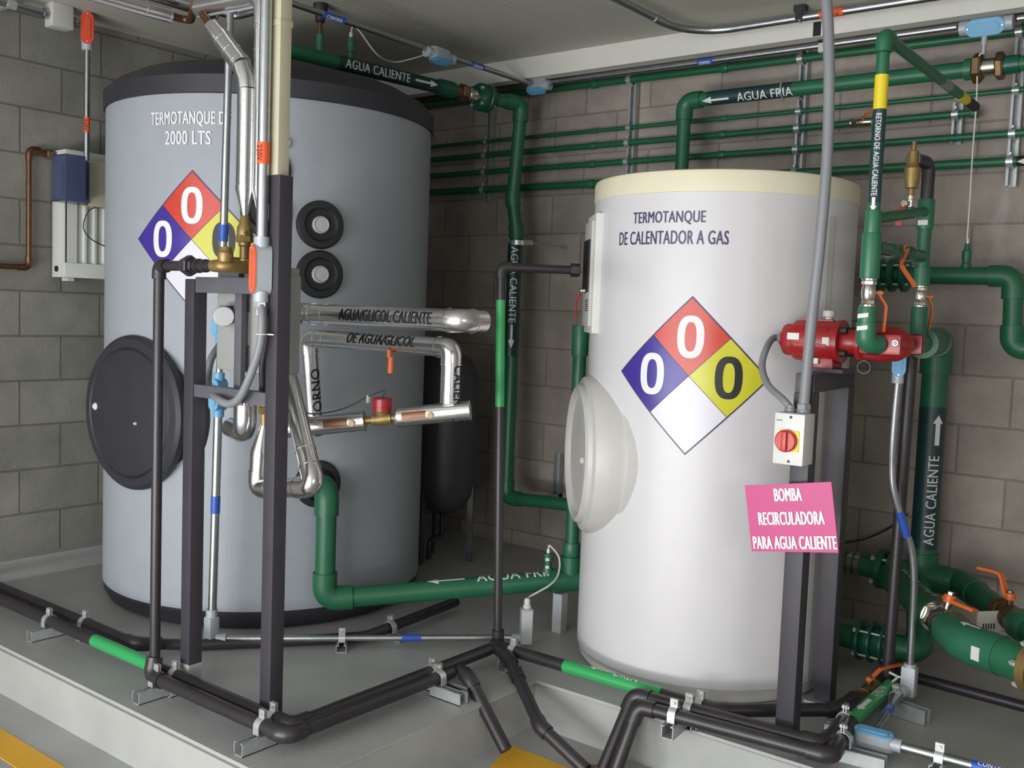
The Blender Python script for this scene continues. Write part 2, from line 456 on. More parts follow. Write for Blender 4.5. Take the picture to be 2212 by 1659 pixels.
def lever_valve(name, label, c, axis, stem, tip, r, L_, body='chrome', lever='orange', cat='valve', group=None):
    """ball valve: hex ends and ball body along axis, a stem and a cranked lever that ends towards tip"""
    c = Vector(c); ax = Vector(axis).normalized(); st = Vector(stem).normalized(); tp = Vector(tip)
    root = thing(name, label, cat, c, group)
    part(root, 'body', MB().lathe([(r*0.8, -L_*0.3), (r*1.0, -L_*0.2), (r*1.12, 0), (r*1.0, L_*0.2), (r*0.8, L_*0.3)], c, ax, 24), body)
    for s in (-1, 1):
        part(root, 'end_nut', MB().nut(c+ax*(s*L_*0.26), c+ax*(s*L_*0.44), r*1.12, 0.3), body)
        part(root, 'collar', MB().cyl(c+ax*(s*L_*0.44), c+ax*(s*L_*0.5), r*1.15), body)
    s1 = c+st*(r*1.75)
    part(root, 'stem', MB().cyl(c+st*(r*0.9), s1, r*0.3, seg=12), body)
    lv = MB()
    k = (tp-s1); along = (k-st*k.dot(st)); ln = along.length; al = along.normalized()
    off = k.dot(st)
    path = smooth_curve([s1-al*(r*0.35), s1+al*(r*0.3), s1+al*(ln*0.28)+st*(off*0.8), s1+al*(ln*0.42)+st*off, s1+al*ln+st*off], 5)
    lv.bar(path, r*0.22, r*0.62, up=st)
    lv.cyl(s1-st*(r*0.25), s1+st*(r*0.3), r*0.42, seg=14)
    part(root, 'lever', lv, lever)
    part(root, 'lever_nut', MB().nut(s1+st*(r*0.3), s1+st*(r*0.55), r*0.26), body)
    return root

def floor_clamp(label, p, d, r, zc, length=0.16, base=0.0, shift=0.0, group='pipe clamps on channel feet', tilt=0.0):
    """short channel lying across the pipe with a two-piece strap and its bolt; d = pipe direction"""
    d = Vector(d).normalized(); s = Vector((d.y, -d.x, 0)); p = Vector((p[0], p[1], base)); up = Vector((0, 0, 1))
    root = thing('pipe_clamp', label, 'pipe clamp', p, group)
    wd, t = 0.041, 0.003
    ch = zc-r-base-0.001
    q = p+s*shift
    mb = MB()
    mb.box(q+up*(t/2), (length, wd, t), ux=s)
    for k in (-1, 1): mb.box(q+d*(k*(wd/2-t/2))+up*(ch/2), (length, t, ch), ux=s)
    for k in (-1, 1): mb.box(q+d*(k*(wd/2-0.006))+up*(ch-t/2), (length, 0.009, t), ux=s)
    part(root, 'channel', mb, 'channel')
    c = Vector((p.x, p.y, zc))
    mb = MB()
    ring = [c+s*(r+0.003)-up*(r*0.95)]+[c+(s*math.cos(PI*k/12)+up*math.sin(PI*k/12))*(r+0.003) for k in range(13)]+[c-s*(r+0.003)-up*(r*0.95)]
    mb.bar(ring, 0.026, 0.003, up=d)
    ear = c+up*(r+0.014)
    mb.box(ear+s*0.004, (0.003, 0.026, 0.03), ux=s); mb.box(ear-s*0.004, (0.003, 0.026, 0.03), ux=s)
    part(root, 'strap', mb, 'zinc')
    part(root, 'bolt', MB().nut(ear+up*0.004-s*0.012, ear+up*0.004+s*0.012, 0.0065), 'zinc')
    return root

def conduit_body(name, label, c, axis, face, L_, wd, dp, cover='blue_cover', cat='conduit body', group=None, hubs=(1, 1), body='box_grey'):
    """cast outlet body: long rounded box along axis, a coloured oval cover on the face side, threaded hubs"""
    c = Vector(c); ax = Vector(axis).normalized(); fc = Vector(face).normalized(); fc = (fc-ax*fc.dot(ax)).normalized(); sd = ax.cross(fc)
    root = thing(name, label, cat, c, group)
    def stadium(l, w_, n=8):
        pts = []
        for k in range(n+1): a = -PI/2+PI*k/n; pts.append((l/2-w_/2+w_/2*math.cos(a), w_/2*math.sin(a)))
        for k in range(n+1): a = PI/2+PI*k/n; pts.append((-(l/2-w_/2)+w_/2*math.cos(a), w_/2*math.sin(a)))
        return pts
    part(root, 'box', MB().prism(stadium(L_, wd), c-fc*(dp/2), ax, -sd if ax.cross(-sd).dot(fc) > 0 else sd, dp), body)
    uy = -sd if ax.cross(-sd).dot(fc) > 0 else sd
    part(root, 'cover', MB().prism(stadium(L_*0.98, wd*1.06), c+fc*(dp/2), ax, uy, 0.006, 0.002).prism(stadium(L_*0.7, wd*0.55), c+fc*(dp/2+0.006), ax, uy, 0.004, 0.0015), cover)
    for s, on in zip((-1, 1), hubs):
        if on: part(root, 'hub', MB().cyl(c+ax*(s*(L_/2-wd*0.2)), c+ax*(s*(L_/2+0.022)), wd*0.46), body)
    for s in (-1, 1):
        part(root, 'cover_screw', MB().cyl(c+fc*(dp/2+0.005)+ax*(s*L_*0.42), c+fc*(dp/2+0.0085)+ax*(s*L_*0.42), 0.0035, seg=10), 'zinc')
    return root

# ================================================================== SETTING
XL, YB, ZC, ZF = -4.73, 4.55, 2.675, -0.18
XR, YF = 2.6, -2.2
mb = MB(); mb.box(((XL+XR)/2, (YF+YB)/2, ZF-0.05), (XR-XL+0.3, YB-YF+0.3, 0.1)); struct('floor', mb, 'floor')
pl = [(XL, YB), (XL, 1.76), (-2.11, 1.76), (-2.11, 2.92), (XR, 2.92), (XR, YB)]
mb = MB(); mb.prism(pl, (0, 0, ZF), (1, 0, 0), (0, 1, 0), -ZF, 0.012); struct('concrete_plinth', mb, 'floor')
mb = MB(); mb.box((XL-0.075, (YF+YB)/2, (ZF+ZC)/2), (0.15, YB-YF+0.3, ZC-ZF+0.2)); struct('wall_left', mb, 'wall_l')
mb = MB(); mb.box(((XL+XR)/2, YB+0.075, (ZF+ZC)/2), (XR-XL, 0.15, ZC-ZF+0.2)); struct('wall_back', mb, 'wall_b')
mb = MB(); mb.box(((XL+XR)/2, (YF+YB)/2, ZC+0.06), (XR-XL+0.3, YB-YF+0.3, 0.12)); struct('ceiling', mb, 'ceil')
mb = MB(); mb.box(((XL+XR)/2, 4.235, (2.568+ZC)/2), (XR-XL, 0.07, ZC-2.568)); struct('trim_1', mb, 'ceil_trim')
# front wall with the open doorway, right wall with an opening added for the fill lamp (both behind the camera)
mb = MB()
mb.box((-4.37, YF-0.075, 1.25), (0.72, 0.15, 2.86)); mb.box(((0.5+XR)/2, YF-0.075, 1.25), (XR-0.5, 0.15, 2.86)); mb.box((-1.755, YF-0.075, 2.46), (4.52, 0.15, 0.44))
struct('wall_front', mb, 'white_wall')
mb = MB()
mb.box((XR+0.075, (-1.2+YF)/2, 1.25), (0.15, -1.2-YF, 2.86)); mb.box((XR+0.075, (0.4+YB)/2, 1.25), (0.15, YB-0.4, 2.86))
mb.box((XR+0.075, -0.4, 0.47), (0.15, 1.6, 1.3)); mb.box((XR+0.075, -0.4, 2.4), (0.15, 1.6, 0.56))
struct('wall_right', mb, 'white_wall')
mb = MB(); mb.prism([(0, 0), (0.06, 0), (0.06, 0.075), (0.048, 0.092), (0, 0.098)], (XL, YB, 0), (1, 0, 0), (0, 0, 1), YB-1.76); struct('baseboard_left', mb, 'base')
mb = MB(); mb.prism([(0, 0), (0.06, 0), (0.06, 0.075), (0.048, 0.092), (0, 0.098)], (XL+0.06, YB, 0), (0, -1, 0), (0, 0, 1), XR-XL-0.06)
o = struct('baseboard_back', mb, 'base')

# painted floor marks
o = link_mesh('floor_stripe', MB().box((-3.0, 1.56, ZF+0.001), (3.4, 0.105, 0.002)).bm, 'yellow_floor')
o['label'] = 'yellow painted safety stripe on the floor running along the plinth'; o['category'] = 'floor marking'
mb = MB(); mb.prism([(-2.07, 2.73), (-2.0, 2.50), (-1.55, 2.42), (-1.62, 2.72)][::-1], (0, 0, ZF), (1, 0, 0), (0, 1, 0), 0.002)
o = link_mesh('floor_patch', mb.bm, 'yellow_floor')
o['label'] = 'yellow painted square around the floor drain in front of the white tank'; o['category'] = 'floor marking'

# ================================================================== GREY 2000 L TANK
GA, GR = (-3.795, 3.010), 0.727
tank = thing('hot_water_tank', 'big grey cylindrical hot water tank with black top, lettered 2000 LTS', 'water tank', (GA[0], GA[1], 0))
G3 = Vector((GA[0], GA[1], 0))
part(tank, 'jacket', MB().lathe([(GR-0.01, 0.085), (GR, 0.088), (GR, 2.165), (GR-0.01, 2.172)], G3, seg=96), 'grey_paint')
part(tank, 'base_ring', MB().lathe([(0.64, 0.0), (0.675, 0.004), (0.705, 0.02), (0.722, 0.05), (0.727, 0.087), (0.70, 0.09)], G3, seg=96), 'black_foam', 'black curved base ring')
part(tank, 'top_cap', MB().lathe([(0.72, 2.160), (0.737, 2.166), (0.739, 2.235), (0.728, 2.243), (0.70, 2.275), (0.62, 2.318), (0.45, 2.35), (0.2, 2.365), (0, 2.368)], G3, seg=96), 'black_foam', 'black domed top cap')
# round black hatch cover
hn = Vector((0.06, -0.998, 0)).normalized(); ho = Vector((GA[0], GA[1], 0.876))
hc = part(tank, 'hatch_cover', MB().lathe([(0.30, 0.52), (0.358, 0.618), (0.363, 0.640), (0.354, 0.662), (0.318, 0.668), (0.30, 0.69), (0.312, 0.704), (0.322, 0.722), (0.320, 0.740), (0.305, 0.754), (0.272, 0.758), (0.266, 0.751), (0.260, 0.758), (0.225, 0.766), (0.12, 0.776), (0, 0.779)], ho, hn, 72), 'black_foam', 'round black hatch cover with raised rim')
hx, hz = hn.cross(Vector((0, 0, 1))), Vector((0, 0, 1))
for du, dv, rr in ((-0.215, 0.01, 0.017), (0.08, -0.035, 0.007)):
    p = ho+Vector((-hn.y, hn.x, 0))*du+hz*dv+hn*(0.758+0.018*(1-abs(du)/0.22))
    part(hc, 'screw_cap', MB().lathe([(rr, 0), (rr, 0.008), (rr*0.6, 0.016), (0, 0.017)], p, hn, 14), 'white_plastic', 'white screw cap')
def gport(px_th, z, plug=True):
    n = Vector((math.cos(px_th), math.sin(px_th), 0)); c = Vector((GA[0], GA[1], z))+n*(GR-0.012)
    q = part(tank, 'port_rosette', MB().lathe([(0.0975, 0), (0.0975, 0.02), (0.09, 0.03), (0.07, 0.032), (0.06, 0.02), (0.05, 0.018), (0.034, 0.018)], c, n, 48), 'black_rubber', 'black rubber port ring')
    if plug: part(q, 'plug', MB().lathe([(0.035, 0.012), (0.035, 0.03), (0.03, 0.036), (0.028, 0.032), (0.0, 0.034)], c, n, 28), 'pale_grey_plastic', 'pale grey port plug')
    return n, c
for a in ((-0.412, 1.671), (-0.4082, 1.472), (-0.7125, 1.872), (-0.7084, 1.708)): gport(*a)
n_low, c_low = gport(*(-0.3913, 0.612), plug=False)
lo = thing_loc = (-0.6221, 1.983)
nl = Vector((math.cos(lo[0]), math.sin(lo[0]), 0)); pc = Vector((GA[0], GA[1], lo[1]))+nl*(GR+0.012)
tl = Vector((-nl.y, nl.x, 0))
part(tank, 'lifting_eye', MB().tube([pc+(tl*math.cos(2*PI*k/20)+Vector((0, 0, 1))*math.sin(2*PI*k/20))*0.024 for k in range(21)], 0.004, 8).cyl(pc-nl*0.02, pc-nl*0.002, 0.007), 'pale_grey_plastic', 'small grey lifting eye')

def diamond(parent, c, r, th, z, h, su):
    """hazard diamond of four coloured quarters, each with its numeral"""
    fn = lambda lift: on_tank(c, r, th, z, lift)
    bm = bmesh.new(); k = h*1.022; flat_poly(bm, [(0, k), (-k, 0), (0, -k), (k, 0)])
    d = decal(parent, 'hazard_diamond', bm, fn(0.0012), 'text_violet', su, su, 'hazard diamond with red, blue, yellow and white quarters')
    q = h/2-h*0.006; g = h/2
    for nm, cu, cv, m in (('red_quarter', 0, g, 'v_red'), ('blue_quarter', -g, 0, 'v_blue'), ('yellow_quarter', g, 0, 'v_yellow'), ('white_quarter', 0, -g, 'white_vinyl')):
        bm = bmesh.new(); flat_poly(bm, [(cu, cv+q), (cu-q, cv), (cu, cv-q), (cu+q, cv)])
        decal(d, nm, bm, fn(0.0020), m, su, su, nm.replace('_', ' ') + ' of the diamond')
    for cu, cv, m in ((0, g*1.0, 'text_white'), (-g, 0, 'text_white'), (g, 0, 'text_black')):
        bm = bmesh.new(); flat_zero(bm, h*0.345, h*0.545, cu, cv, h*0.098)
        decal(d, 'numeral', bm, fn(0.0030), m, su, None, 'numeral 0')
    return d
gt = (-1.114, 1.59)
diamond(tank, GA, GR, gt[0], gt[1], 0.268, 0.03)
a0, a1 = (-1.389, 2.058), (-0.9018, 2.066)
bm = bmesh.new(); flat_text(bm, 'TERMOTANQUE DE', (a1[0]-a0[0])*GR, 0.060, bold=0.016)
decal(tank, 'lettering', bm, on_tank(GA, GR, (a0[0]+a1[0])/2, (a0[1]+a1[1])/2, 0.003), 'text_white', 0.03, None, 'white lettering TERMOTANQUE DE')
a0, a1 = (-1.287, 1.988), (-1.01, 1.99)
bm = bmesh.new(); flat_text(bm, '2000 LTS', (a1[0]-a0[0])*GR, 0.054, bold=0.018)
decal(tank, 'lettering', bm, on_tank(GA, GR, (a0[0]+a1[0])/2, (a0[1]+a1[1])/2, 0.003), 'text_white', 0.03, None, 'white lettering 2000 LTS')

# ================================================================== WHITE TANK
WA, WR = (-1.767, 3.563), 0.495
W3 = Vector((WA[0], WA[1], 0))
wt = thing('gas_heater_tank', 'white cylindrical storage tank lettered TERMOTANQUE DE CALENTADOR A GAS', 'water tank', W3)
part(wt, 'jacket', MB().lathe([(WR-0.006, 0.055), (WR, 0.057), (WR, 1.782), (WR-0.006, 1.784)], W3, seg=96), 'white_paint')
part(wt, 'base_ring', MB().lathe([(0.44, 0.0), (0.472, 0.004), (0.486, 0.02), (0.492, 0.056), (0.47, 0.058)], W3, seg=96), 'off_white', 'off-white base ring')
part(wt, 'top_lid', MB().lathe([(0.49, 1.780), (0.4985, 1.783), (0.4985, 1.845), (0.494, 1.856), (0.48, 1.861), (0.0, 1.864)], W3, seg=96), 'cream', 'cream rim and lid')
s0 = (-0.2537, 1.637)
fn = on_tank(WA, WR, s0[0], 0, 0.003)
for du, nm in ((0, 'jacket_seam'),):
    bm = bmesh.new(); flat_poly(bm, [(-0.011, 0.06), (0.011, 0.06), (0.011, 1.72), (-0.011, 1.72)])
    decal(wt, nm, bm, fn, 'off_white', 0.005, None, 'vertical overlap seam of the jacket')
wn = Vector((-0.728, -0.686, 0)).normalized(); wo = Vector((WA[0], WA[1], 0.812))
wside = Vector((-wn.y, wn.x, 0))
cov = part(wt, 'hatch_cover', MB().lathe([(0.30, 0.30), (0.334, 0.305), (0.334, 0.400), (0.330, 0.412), (0.322, 0.416), (0.318, 0.455), (0.308, 0.492), (0.296, 0.512), (0.272, 0.520), (0.266, 0.535), (0.252, 0.543), (0.240, 0.538), (0.230, 0.522), (0.0, 0.518)], wo, wn, 72), 'off_white', 'round off-white hatch cover')
part(cov, 'screw_cap', MB().lathe([(0.013, 0), (0.013, 0.01), (0.0, 0.014)], wo+wn*0.518+wside*(0.06)+Vector((0, 0, -0.02)), wn, 14), 'white_plastic', 'small white screw cap')
# small control panel on the side of the tank
pn = Vector((-0.751, -0.660, 0)).normalized(); pt = Vector((-pn.y, pn.x, 0))
po = W3+pn*0.464+Vector((0, 0, 1.505))
cp = part(wt, 'control_panel', MB().box(po, (0.22, 0.09, 0.452), ux=pt, bevel=0.006), 'white_plastic', 'white control panel box')
fo = po+pn*0.045
part(cp, 'front_cover', MB().box(fo+pn*0.005-pt*0.01, (0.19, 0.012, 0.40), ux=pt, bevel=0.004), 'off_white')
part(cp, 'display_window', MB().box(fo+pn*0.013-pt*0.01+Vector((0, 0, 0.03)), (0.15, 0.008, 0.20), ux=pt, bevel=0.002), 'dark', 'dark display window')
g = MB()
for k in range(6): g.box(fo+pn*0.012+pt*0.03+Vector((0, 0, -0.10-k*0.008)), (0.06, 0.004, 0.003), ux=pt)
part(cp, 'vent_slots', g, 'dark')
# lettering and diamond
for s, a0, a1, h in (('TERMOTANQUE', (-1.789, 1.693), (-1.228, 1.694), 0.047), ('DE CALENTADOR A GAS', (-1.929, 1.625), (-1.066, 1.628), 0.047)):
    bm = bmesh.new(); flat_text(bm, s, (a1[0]-a0[0])*WR, h, bold=0.012)
    decal(wt, 'lettering', bm, on_tank(WA, WR, (a0[0]+a1[0])/2, (a0[1]+a1[1])/2), 'text_violet', 0.02, None, 'dark violet lettering '+s)
wtc = (-1.289, 1.151)
diamond(wt, WA, WR, wtc[0], wtc[1], 0.270, 0.025)

# ================================================================== EXPANSION VESSEL (behind the grey tank)
vo = Vector((-3.53, 3.97, 0))
ev = thing('expansion_vessel', 'dark grey upright expansion vessel in the gap behind the grey tank', 'expansion vessel', vo)
part(ev, 'shell', MB().lathe([(0, 0.26), (0.06, 0.265), (0.12, 0.30), (0.155, 0.36), (0.17, 0.45), (0.172, 0.95), (0.165, 1.02), (0.13, 1.09), (0.07, 1.125), (0, 1.13)], vo, seg=48), 'vessel')
for k in range(3):
    a = 0.5+k*2*PI/3; d = Vector((math.cos(a), math.sin(a), 0))
    part(ev, 'leg', MB().bar([vo+d*0.15+Vector((0, 0, 0.42)), vo+d*0.155+Vector((0, 0, 0.0))], 0.03, 0.012, up=d), 'vessel')
part(ev, 'inlet_pipe', MB().tube(fillet([vo+Vector((0, 0, 0.27)), vo+Vector((0, 0, 0.13)), vo+Vector((0.02, -0.12, 0.13)), vo+Vector((0.02, -0.12, 0.03))], 0.03), 0.014, 14), 'black_pipe', 'black inlet pipe')

# ================================================================== BACK WALL: struts, pipes, clamps
YS = 4.51
def strut(label, px_x, z0, z1, clamps, group='strut channels on the back wall'):
    root = thing('wall_strut', label, 'strut channel', (px_x, YB-0.001, z0), group)
    h = z1-z0; zc = (z0+z1)/2; m = MB()
    m.box((px_x, YB-0.0035, zc), (0.041, 0.003, h))
    for s in (-1, 1):
        m.box((px_x+s*0.019, YB-0.0215, zc), (0.003, 0.039, h)); m.box((px_x+s*0.0145, YB-0.0395, zc), (0.009, 0.003, h))
    part(root, 'channel', m, 'channel')
    for z, r, yc in clamps:
        q = MB(); c = Vector((px_x, yc, z)); rr = r+0.002
        ring = [Vector((px_x, YB-0.03, z+rr+0.004))]+[c+Vector((0, -math.sin(PI*k/12), math.cos(PI*k/12)))*rr for k in range(13)]+[Vector((px_x, YB-0.03, z-rr-0.004))]
        q.bar(ring, 0.026, 0.0025, up=(1, 0, 0))
        cl = part(root, 'pipe_clamp', q, 'zinc')
        part(cl, 'bolt', MB().nut(c+Vector((0, -rr*0.2, rr+0.004)), c+Vector((0, -rr*0.2, rr+0.016)), 0.007), 'zinc')
    return root

def zl(a, b, x): return a[2]+(b[2]-a[2])*(x-a[0])/(b[0]-a[0])
wp = {}
WP = [('w1', (-4.251, 4.475, 2.575), (-0.9922, 4.475, 2.542), 0.0195, 'uppermost green pipe along the back wall, just under the ceiling trim'),
      ('w3', (-4.151, 4.485, 2.323), (-0.9622, 4.485, 2.32), 0.0105, 'thinnest green pipe along the back wall, below the AGUA FRIA pipe'),
      ('w4', (-4.144, 4.48, 2.244), (-1.093, 4.48, 2.244), 0.0155, 'green wall pipe with an orange-levered valve, third from the ceiling, ending in a cap'),
      ('w5', (-4.139, 4.48, 2.148), (-0.9496, 4.48, 2.146), 0.0155, 'plain green wall pipe between the valved pipe and the lowest one'),
      ('w6', (-4.131, 4.475, 2.047), (-0.9857, 4.475, 2.028), 0.0195, 'lowest green wall pipe, ending at a dark band with a white arrow')]
for k, a, b, r, lab in WP:
    a = Vector((XL+0.02, a[1], zl(a, b, XL+0.02)))
    if k == 'w4': e = Vector(b)
    else: e = Vector((XR-0.01, b[1], zl(a, b, 0.6)))
    wp[k] = (a, e, r)
    root = thing('water_pipe', lab, 'pipe', a, 'green pipes along the back wall')
    run(root, a, e, r, 'green')
    d = (e-a).normalized()
    for x in (-3.0, -2.25):
        p = a+d*((x-a.x)/d.x); sleeve(root, p-d*0.02, p+d*0.02, r*1.25, 'green_fit', 'coupling')
    if k == 'w4':
        sleeve(root, e-d*0.03, e+d*0.004, r*1.35, 'green_fit', 'end_cap')
    if k == 'w6':
        x = -0.93; p = a+d*((x-a.x)/d.x)
        part(root, 'flow_band', MB().cyl(p, p+d*0.3, r+0.0008, seg=24), 'dark', 'dark flow-marking band')
        bm = bmesh.new(); flat_arrow(bm, 0.1, r*1.5, 0.035, 0.055, sgn=-1)
        decal(root, 'flow_arrow', bm, on_pipe(p, d, (0, -1, -0.25), r, 0.002), 'text_white', None, 0.004, 'white arrow')
def wz(k, x): a, e, r = wp[k]; return zl(a, e, x)
allc = lambda x, ks: [(wz(k, x), wp[k][2], wp[k][0].y) for k in ks]
strut('galvanised strut channel on the back wall beside the grey tank', -3.745, 1.98, 2.60, allc(-3.745, ('w1', 'w3', 'w4', 'w5', 'w6')))
strut('galvanised strut channel on the back wall left of the AGUA FRIA elbow', -2.785, 1.90, 2.60, allc(-2.785, ('w1', 'w3', 'w4', 'w5', 'w6')))
fr_a, fr_b = (-2.24, 4.3, 2.381), (-1.107, 4.3, 2.379)
strut('galvanised strut channel above the white tank, clamping the AGUA FRIA pipe', -1.87, 1.90, 2.62, allc(-1.87, ('w1', 'w3', 'w4', 'w5', 'w6')))
strut('short galvanised strut channel at the capped end of the valved pipe', -1.18, 2.13, 2.30, allc(-1.18, ('w4',)))
strut('galvanised strut channel at the far end of the wall pipes with an arrow beside it', -0.955, 1.94, 2.63, allc(-0.955, ('w1', 'w3', 'w5', 'w6')))
# valve on w4
a, e, r = wp['w4']; x = (-1.559, 4.48, 2.236)[0]
lever_valve('ball_valve', 'small ball valve with a stubby orange lever on a back-wall pipe', (x, a.y, wz('w4', x)), (e-a), (0, -1, 0.4), (x+0.055, a.y-0.055, wz('w4', x)+0.03), 0.019, 0.12, group=None)

# AGUA FRIA pipe above the white tank
fa = Vector((-2.348, 4.3, 2.046)); fel = Vector(((-2.362, 4.3, 2.389)[0], 4.30, (-2.24, 4.3, 2.381)[2])); fb = Vector(((-1.107, 4.3, 2.379)[0], 4.30, fel.z))
fa.x = fel.x
cw = pipeline('water_pipe', 'thick green pipe lettered AGUA FRIA, dropping behind the white tank', 'pipe', [(fa.x, 4.30, 1.75), fel, fb], 0.032, 'green', 'green', 1.25, 0.06)
x0, x1 = (-2.254, 4.3, 2.383)[0], (-1.853, 4.3, 2.377)[0]
part(cw, 'flow_band', MB().cyl((x0+0.02, 4.30, fel.z), (x1+0.03, 4.30, fel.z), 0.0328, seg=28), 'label_band', 'dark band under the white lettering')
nn = (0.35, -0.85, -0.45)
bm = bmesh.new(); flat_arrow(bm, 0.135, 0.032, 0.045, -0.155, sgn=-1); decal(cw, 'flow_arrow', bm, on_pipe(((x0+x1)/2+0.02, 4.30, fel.z), (1, 0, 0), nn, 0.0328, 0.0012), 'text_white', None, 0.006, 'white arrow')
bm = bmesh.new(); flat_text(bm, 'AGUA FRIA', 0.265, 0.04, 0.075, 0, 0.012); decal(cw, 'lettering', bm, on_pipe(((x0+x1)/2+0.03, 4.30, fel.z), (1, 0, 0), nn, 0.0328, 0.0012), 'text_white', None, 0.006, 'white lettering AGUA FRIA')
# bracket arm that carries it from the strut, union at its end
st = thing('pipe_bracket', 'zinc clamp on a short arm holding the AGUA FRIA pipe off the wall', 'pipe clamp', (-1.87, YS, fel.z))
part(st, 'arm', MB().cyl((-1.87, YS-0.002, fel.z), (-1.87, 4.335, fel.z), 0.006), 'zinc')
part(st, 'ring', MB().tube([(-1.87, 4.30+0.0355*math.cos(2*PI*k/24), fel.z+0.0355*math.sin(2*PI*k/24)) for k in range(25)], 0.004, 8, flat=(1, 1)), 'zinc')
un = thing('pipe_union', 'large nickel-plated union with hexagon nuts at the end of the AGUA FRIA pipe', 'pipe union', fb)
part(un, 'sleeve', MB().cyl(fb, fb+Vector((0.03, 0, 0)), 0.042), 'green_fit')
part(un, 'hex_nut', MB().nut(fb+Vector((0.03, 0, 0)), fb+Vector((0.065, 0, 0)), 0.06), 'bronze')
part(un, 'barrel', MB().cyl(fb+Vector((0.065, 0, 0)), fb+Vector((0.115, 0, 0)), 0.034), 'chrome')
part(un, 'hex_nut', MB().nut(fb+Vector((0.115, 0, 0)), fb+Vector((0.145, 0, 0)), 0.055, 0.4), 'bronze')
part(un, 'tail', MB().cyl(fb+Vector((0.145, 0, 0)), fb+Vector((0.20, 0, 0)), 0.036), 'green_dark')
run(thing('water_pipe', 'green pipe stub running on past the large hexagon union', 'pipe', fb+Vector((0.2, 0, 0))), fb+Vector((0.2, 0, 0)), (XR-0.01, fb.y, fb.z), 0.03, 'green')

# ================================================================== AGUA CALIENTE line from the top of the grey tank
za = 2.44
def hl(y, dz=0.0): return Vector((-3.483+(y-3.003)*0.125, y, za+dz))
hd = (hl(4)-hl(3)).normalized()
hs = hl(2.74)
hot = thing('water_pipe', 'green pipe lettered AGUA CALIENTE running back from the top of the grey tank', 'pipe', hs)
L_h = elbow_part(hot, hs-Vector((0, 0, 0.3)), hs, hl(3.2), 0.032, 'green', 1.2, 0.05)[1]
run(hot, hs-Vector((0, 0, 0.092)), hs-Vector((0, 0, 0.06)), 0.034, 'green')
run(hot, hl(2.80), hl(3.70), 0.032, 'green')
part(hot, 'flow_band', MB().cyl(hl(3.09), hl(3.68), 0.0328, seg=28), 'label_band', 'dark band under the white lettering')
nh = (0.8, -0.35, -0.05)
bm = bmesh.new(); flat_text(bm, 'AGUA CALIENTE', 0.37, 0.04, 0, 0, 0.012); decal(hot, 'lettering', bm, on_pipe(hl(3.305), hd, nh, 0.0328, 0.0012), 'text_white', None, 0.006, 'white lettering AGUA CALIENTE')
bm = bmesh.new(); flat_arrow(bm, 0.14, 0.034, 0.045, 0, sgn=1); decal(hot, 'flow_arrow', bm, on_pipe(hl(3.59), hd, nh, 0.0328, 0.0012), 'text_white', None, 0.006, 'white arrow')
sleeve(hot, hl(3.69), hl(3.79), 0.041, 'green_dark')
uq = thing('pipe_union', 'bronze three-piece union between the AGUA CALIENTE coupling and the round green valve', 'pipe union', hl(3.79))
part(uq, 'sleeve', MB().cyl(hl(3.79), hl(3.83), 0.03), 'bronze')
part(uq, 'hex_nut', MB().nut(hl(3.83), hl(3.875), 0.044), 'bronze')
part(uq, 'barrel', MB().lathe([(0.03, 0), (0.036, 0.01), (0.03, 0.03), (0.036, 0.05), (0.028, 0.075)], hl(3.875), hd, 24), 'chrome')
vq = thing('flanged_valve', 'round dark green flanged joint with bolts above the grey tank shoulder', 'valve', hl(3.95))
part(vq, 'flange', MB().lathe([(0.035, 0), (0.066, 0.005), (0.07, 0.012), (0.07, 0.032), (0.062, 0.038)], hl(3.95), hd, 36), 'green_dark')
part(vq, 'flange', MB().lathe([(0.062, 0), (0.07, 0.006), (0.07, 0.028), (0.04, 0.036)], hl(3.995), hd, 36), 'green_dark')
hside = Vector((hd.y, -hd.x, 0))
for k in range(4):
    a = PI/4+k*PI/2; c = hl(3.942)+hside*(0.055*math.cos(a))+Vector((0, 0, 0.055*math.sin(a)))
    part(vq, 'bolt', MB().nut(c, c+hd*0.012, 0.009).cyl(c+hd*0.012, c+hd*0.1, 0.005), 'zinc')
hx0 = hl(4.03).x
q = [hl(4.025), Vector((-3.345, 4.20, za)), Vector((-3.309, 4.2, 1.946)), Vector((-3.289, 4.22, 1.776)), Vector((-3.276, 4.2, 0.3474)), Vector((-2.425, 4.2, 0.3953))]
q[1] = Vector(((-3.27, 4.2, 2.353)[0], 4.2, za))
drop = pipeline('water_pipe', 'green drop pipe lettered AGUA CALIENTE downwards, between the two tanks', 'pipe', [q[0], q[1], q[2]+Vector((0, 0, 0)), q[3]+Vector((0, 0, 0)), q[4], q[5]], 0.034, 'green', 'green', 1.2, 0.06)
d3, d4 = q[3], q[4]; dd = (d4-d3).normalized()
tz = Vector((-3.285, 4.2, 1.432))
part(drop, 'flow_band', MB().cyl(tz-dd*0.28, tz+dd*0.32, 0.0348, seg=28), 'label_band', 'dark band under the white lettering')
nd = (0.66, -0.74, 0)
bm = bmesh.new(); flat_text(bm, 'AGUA CALIENTE', 0.40, 0.038, -0.06, 0.0, 0.012); decal(drop, 'lettering', bm, on_pipe(tz, dd, nd, 0.0348, 0.0012), 'text_white', None, 0.006, 'white lettering AGUA CALIENTE')
bm = bmesh.new(); flat_arrow(bm, 0.125, 0.034, 0.045, 0.215, sgn=1); decal(drop, 'flow_arrow', bm, on_pipe(tz, dd, nd, 0.0348, 0.0012), 'text_white', None, 0.006, 'white arrow')
cz = Vector((-3.267, 4.2, 1.714))
bk = thing('pipe_clamp', 'shiny zinc clamp around the AGUA CALIENTE drop pipe between the tanks', 'pipe clamp', cz)
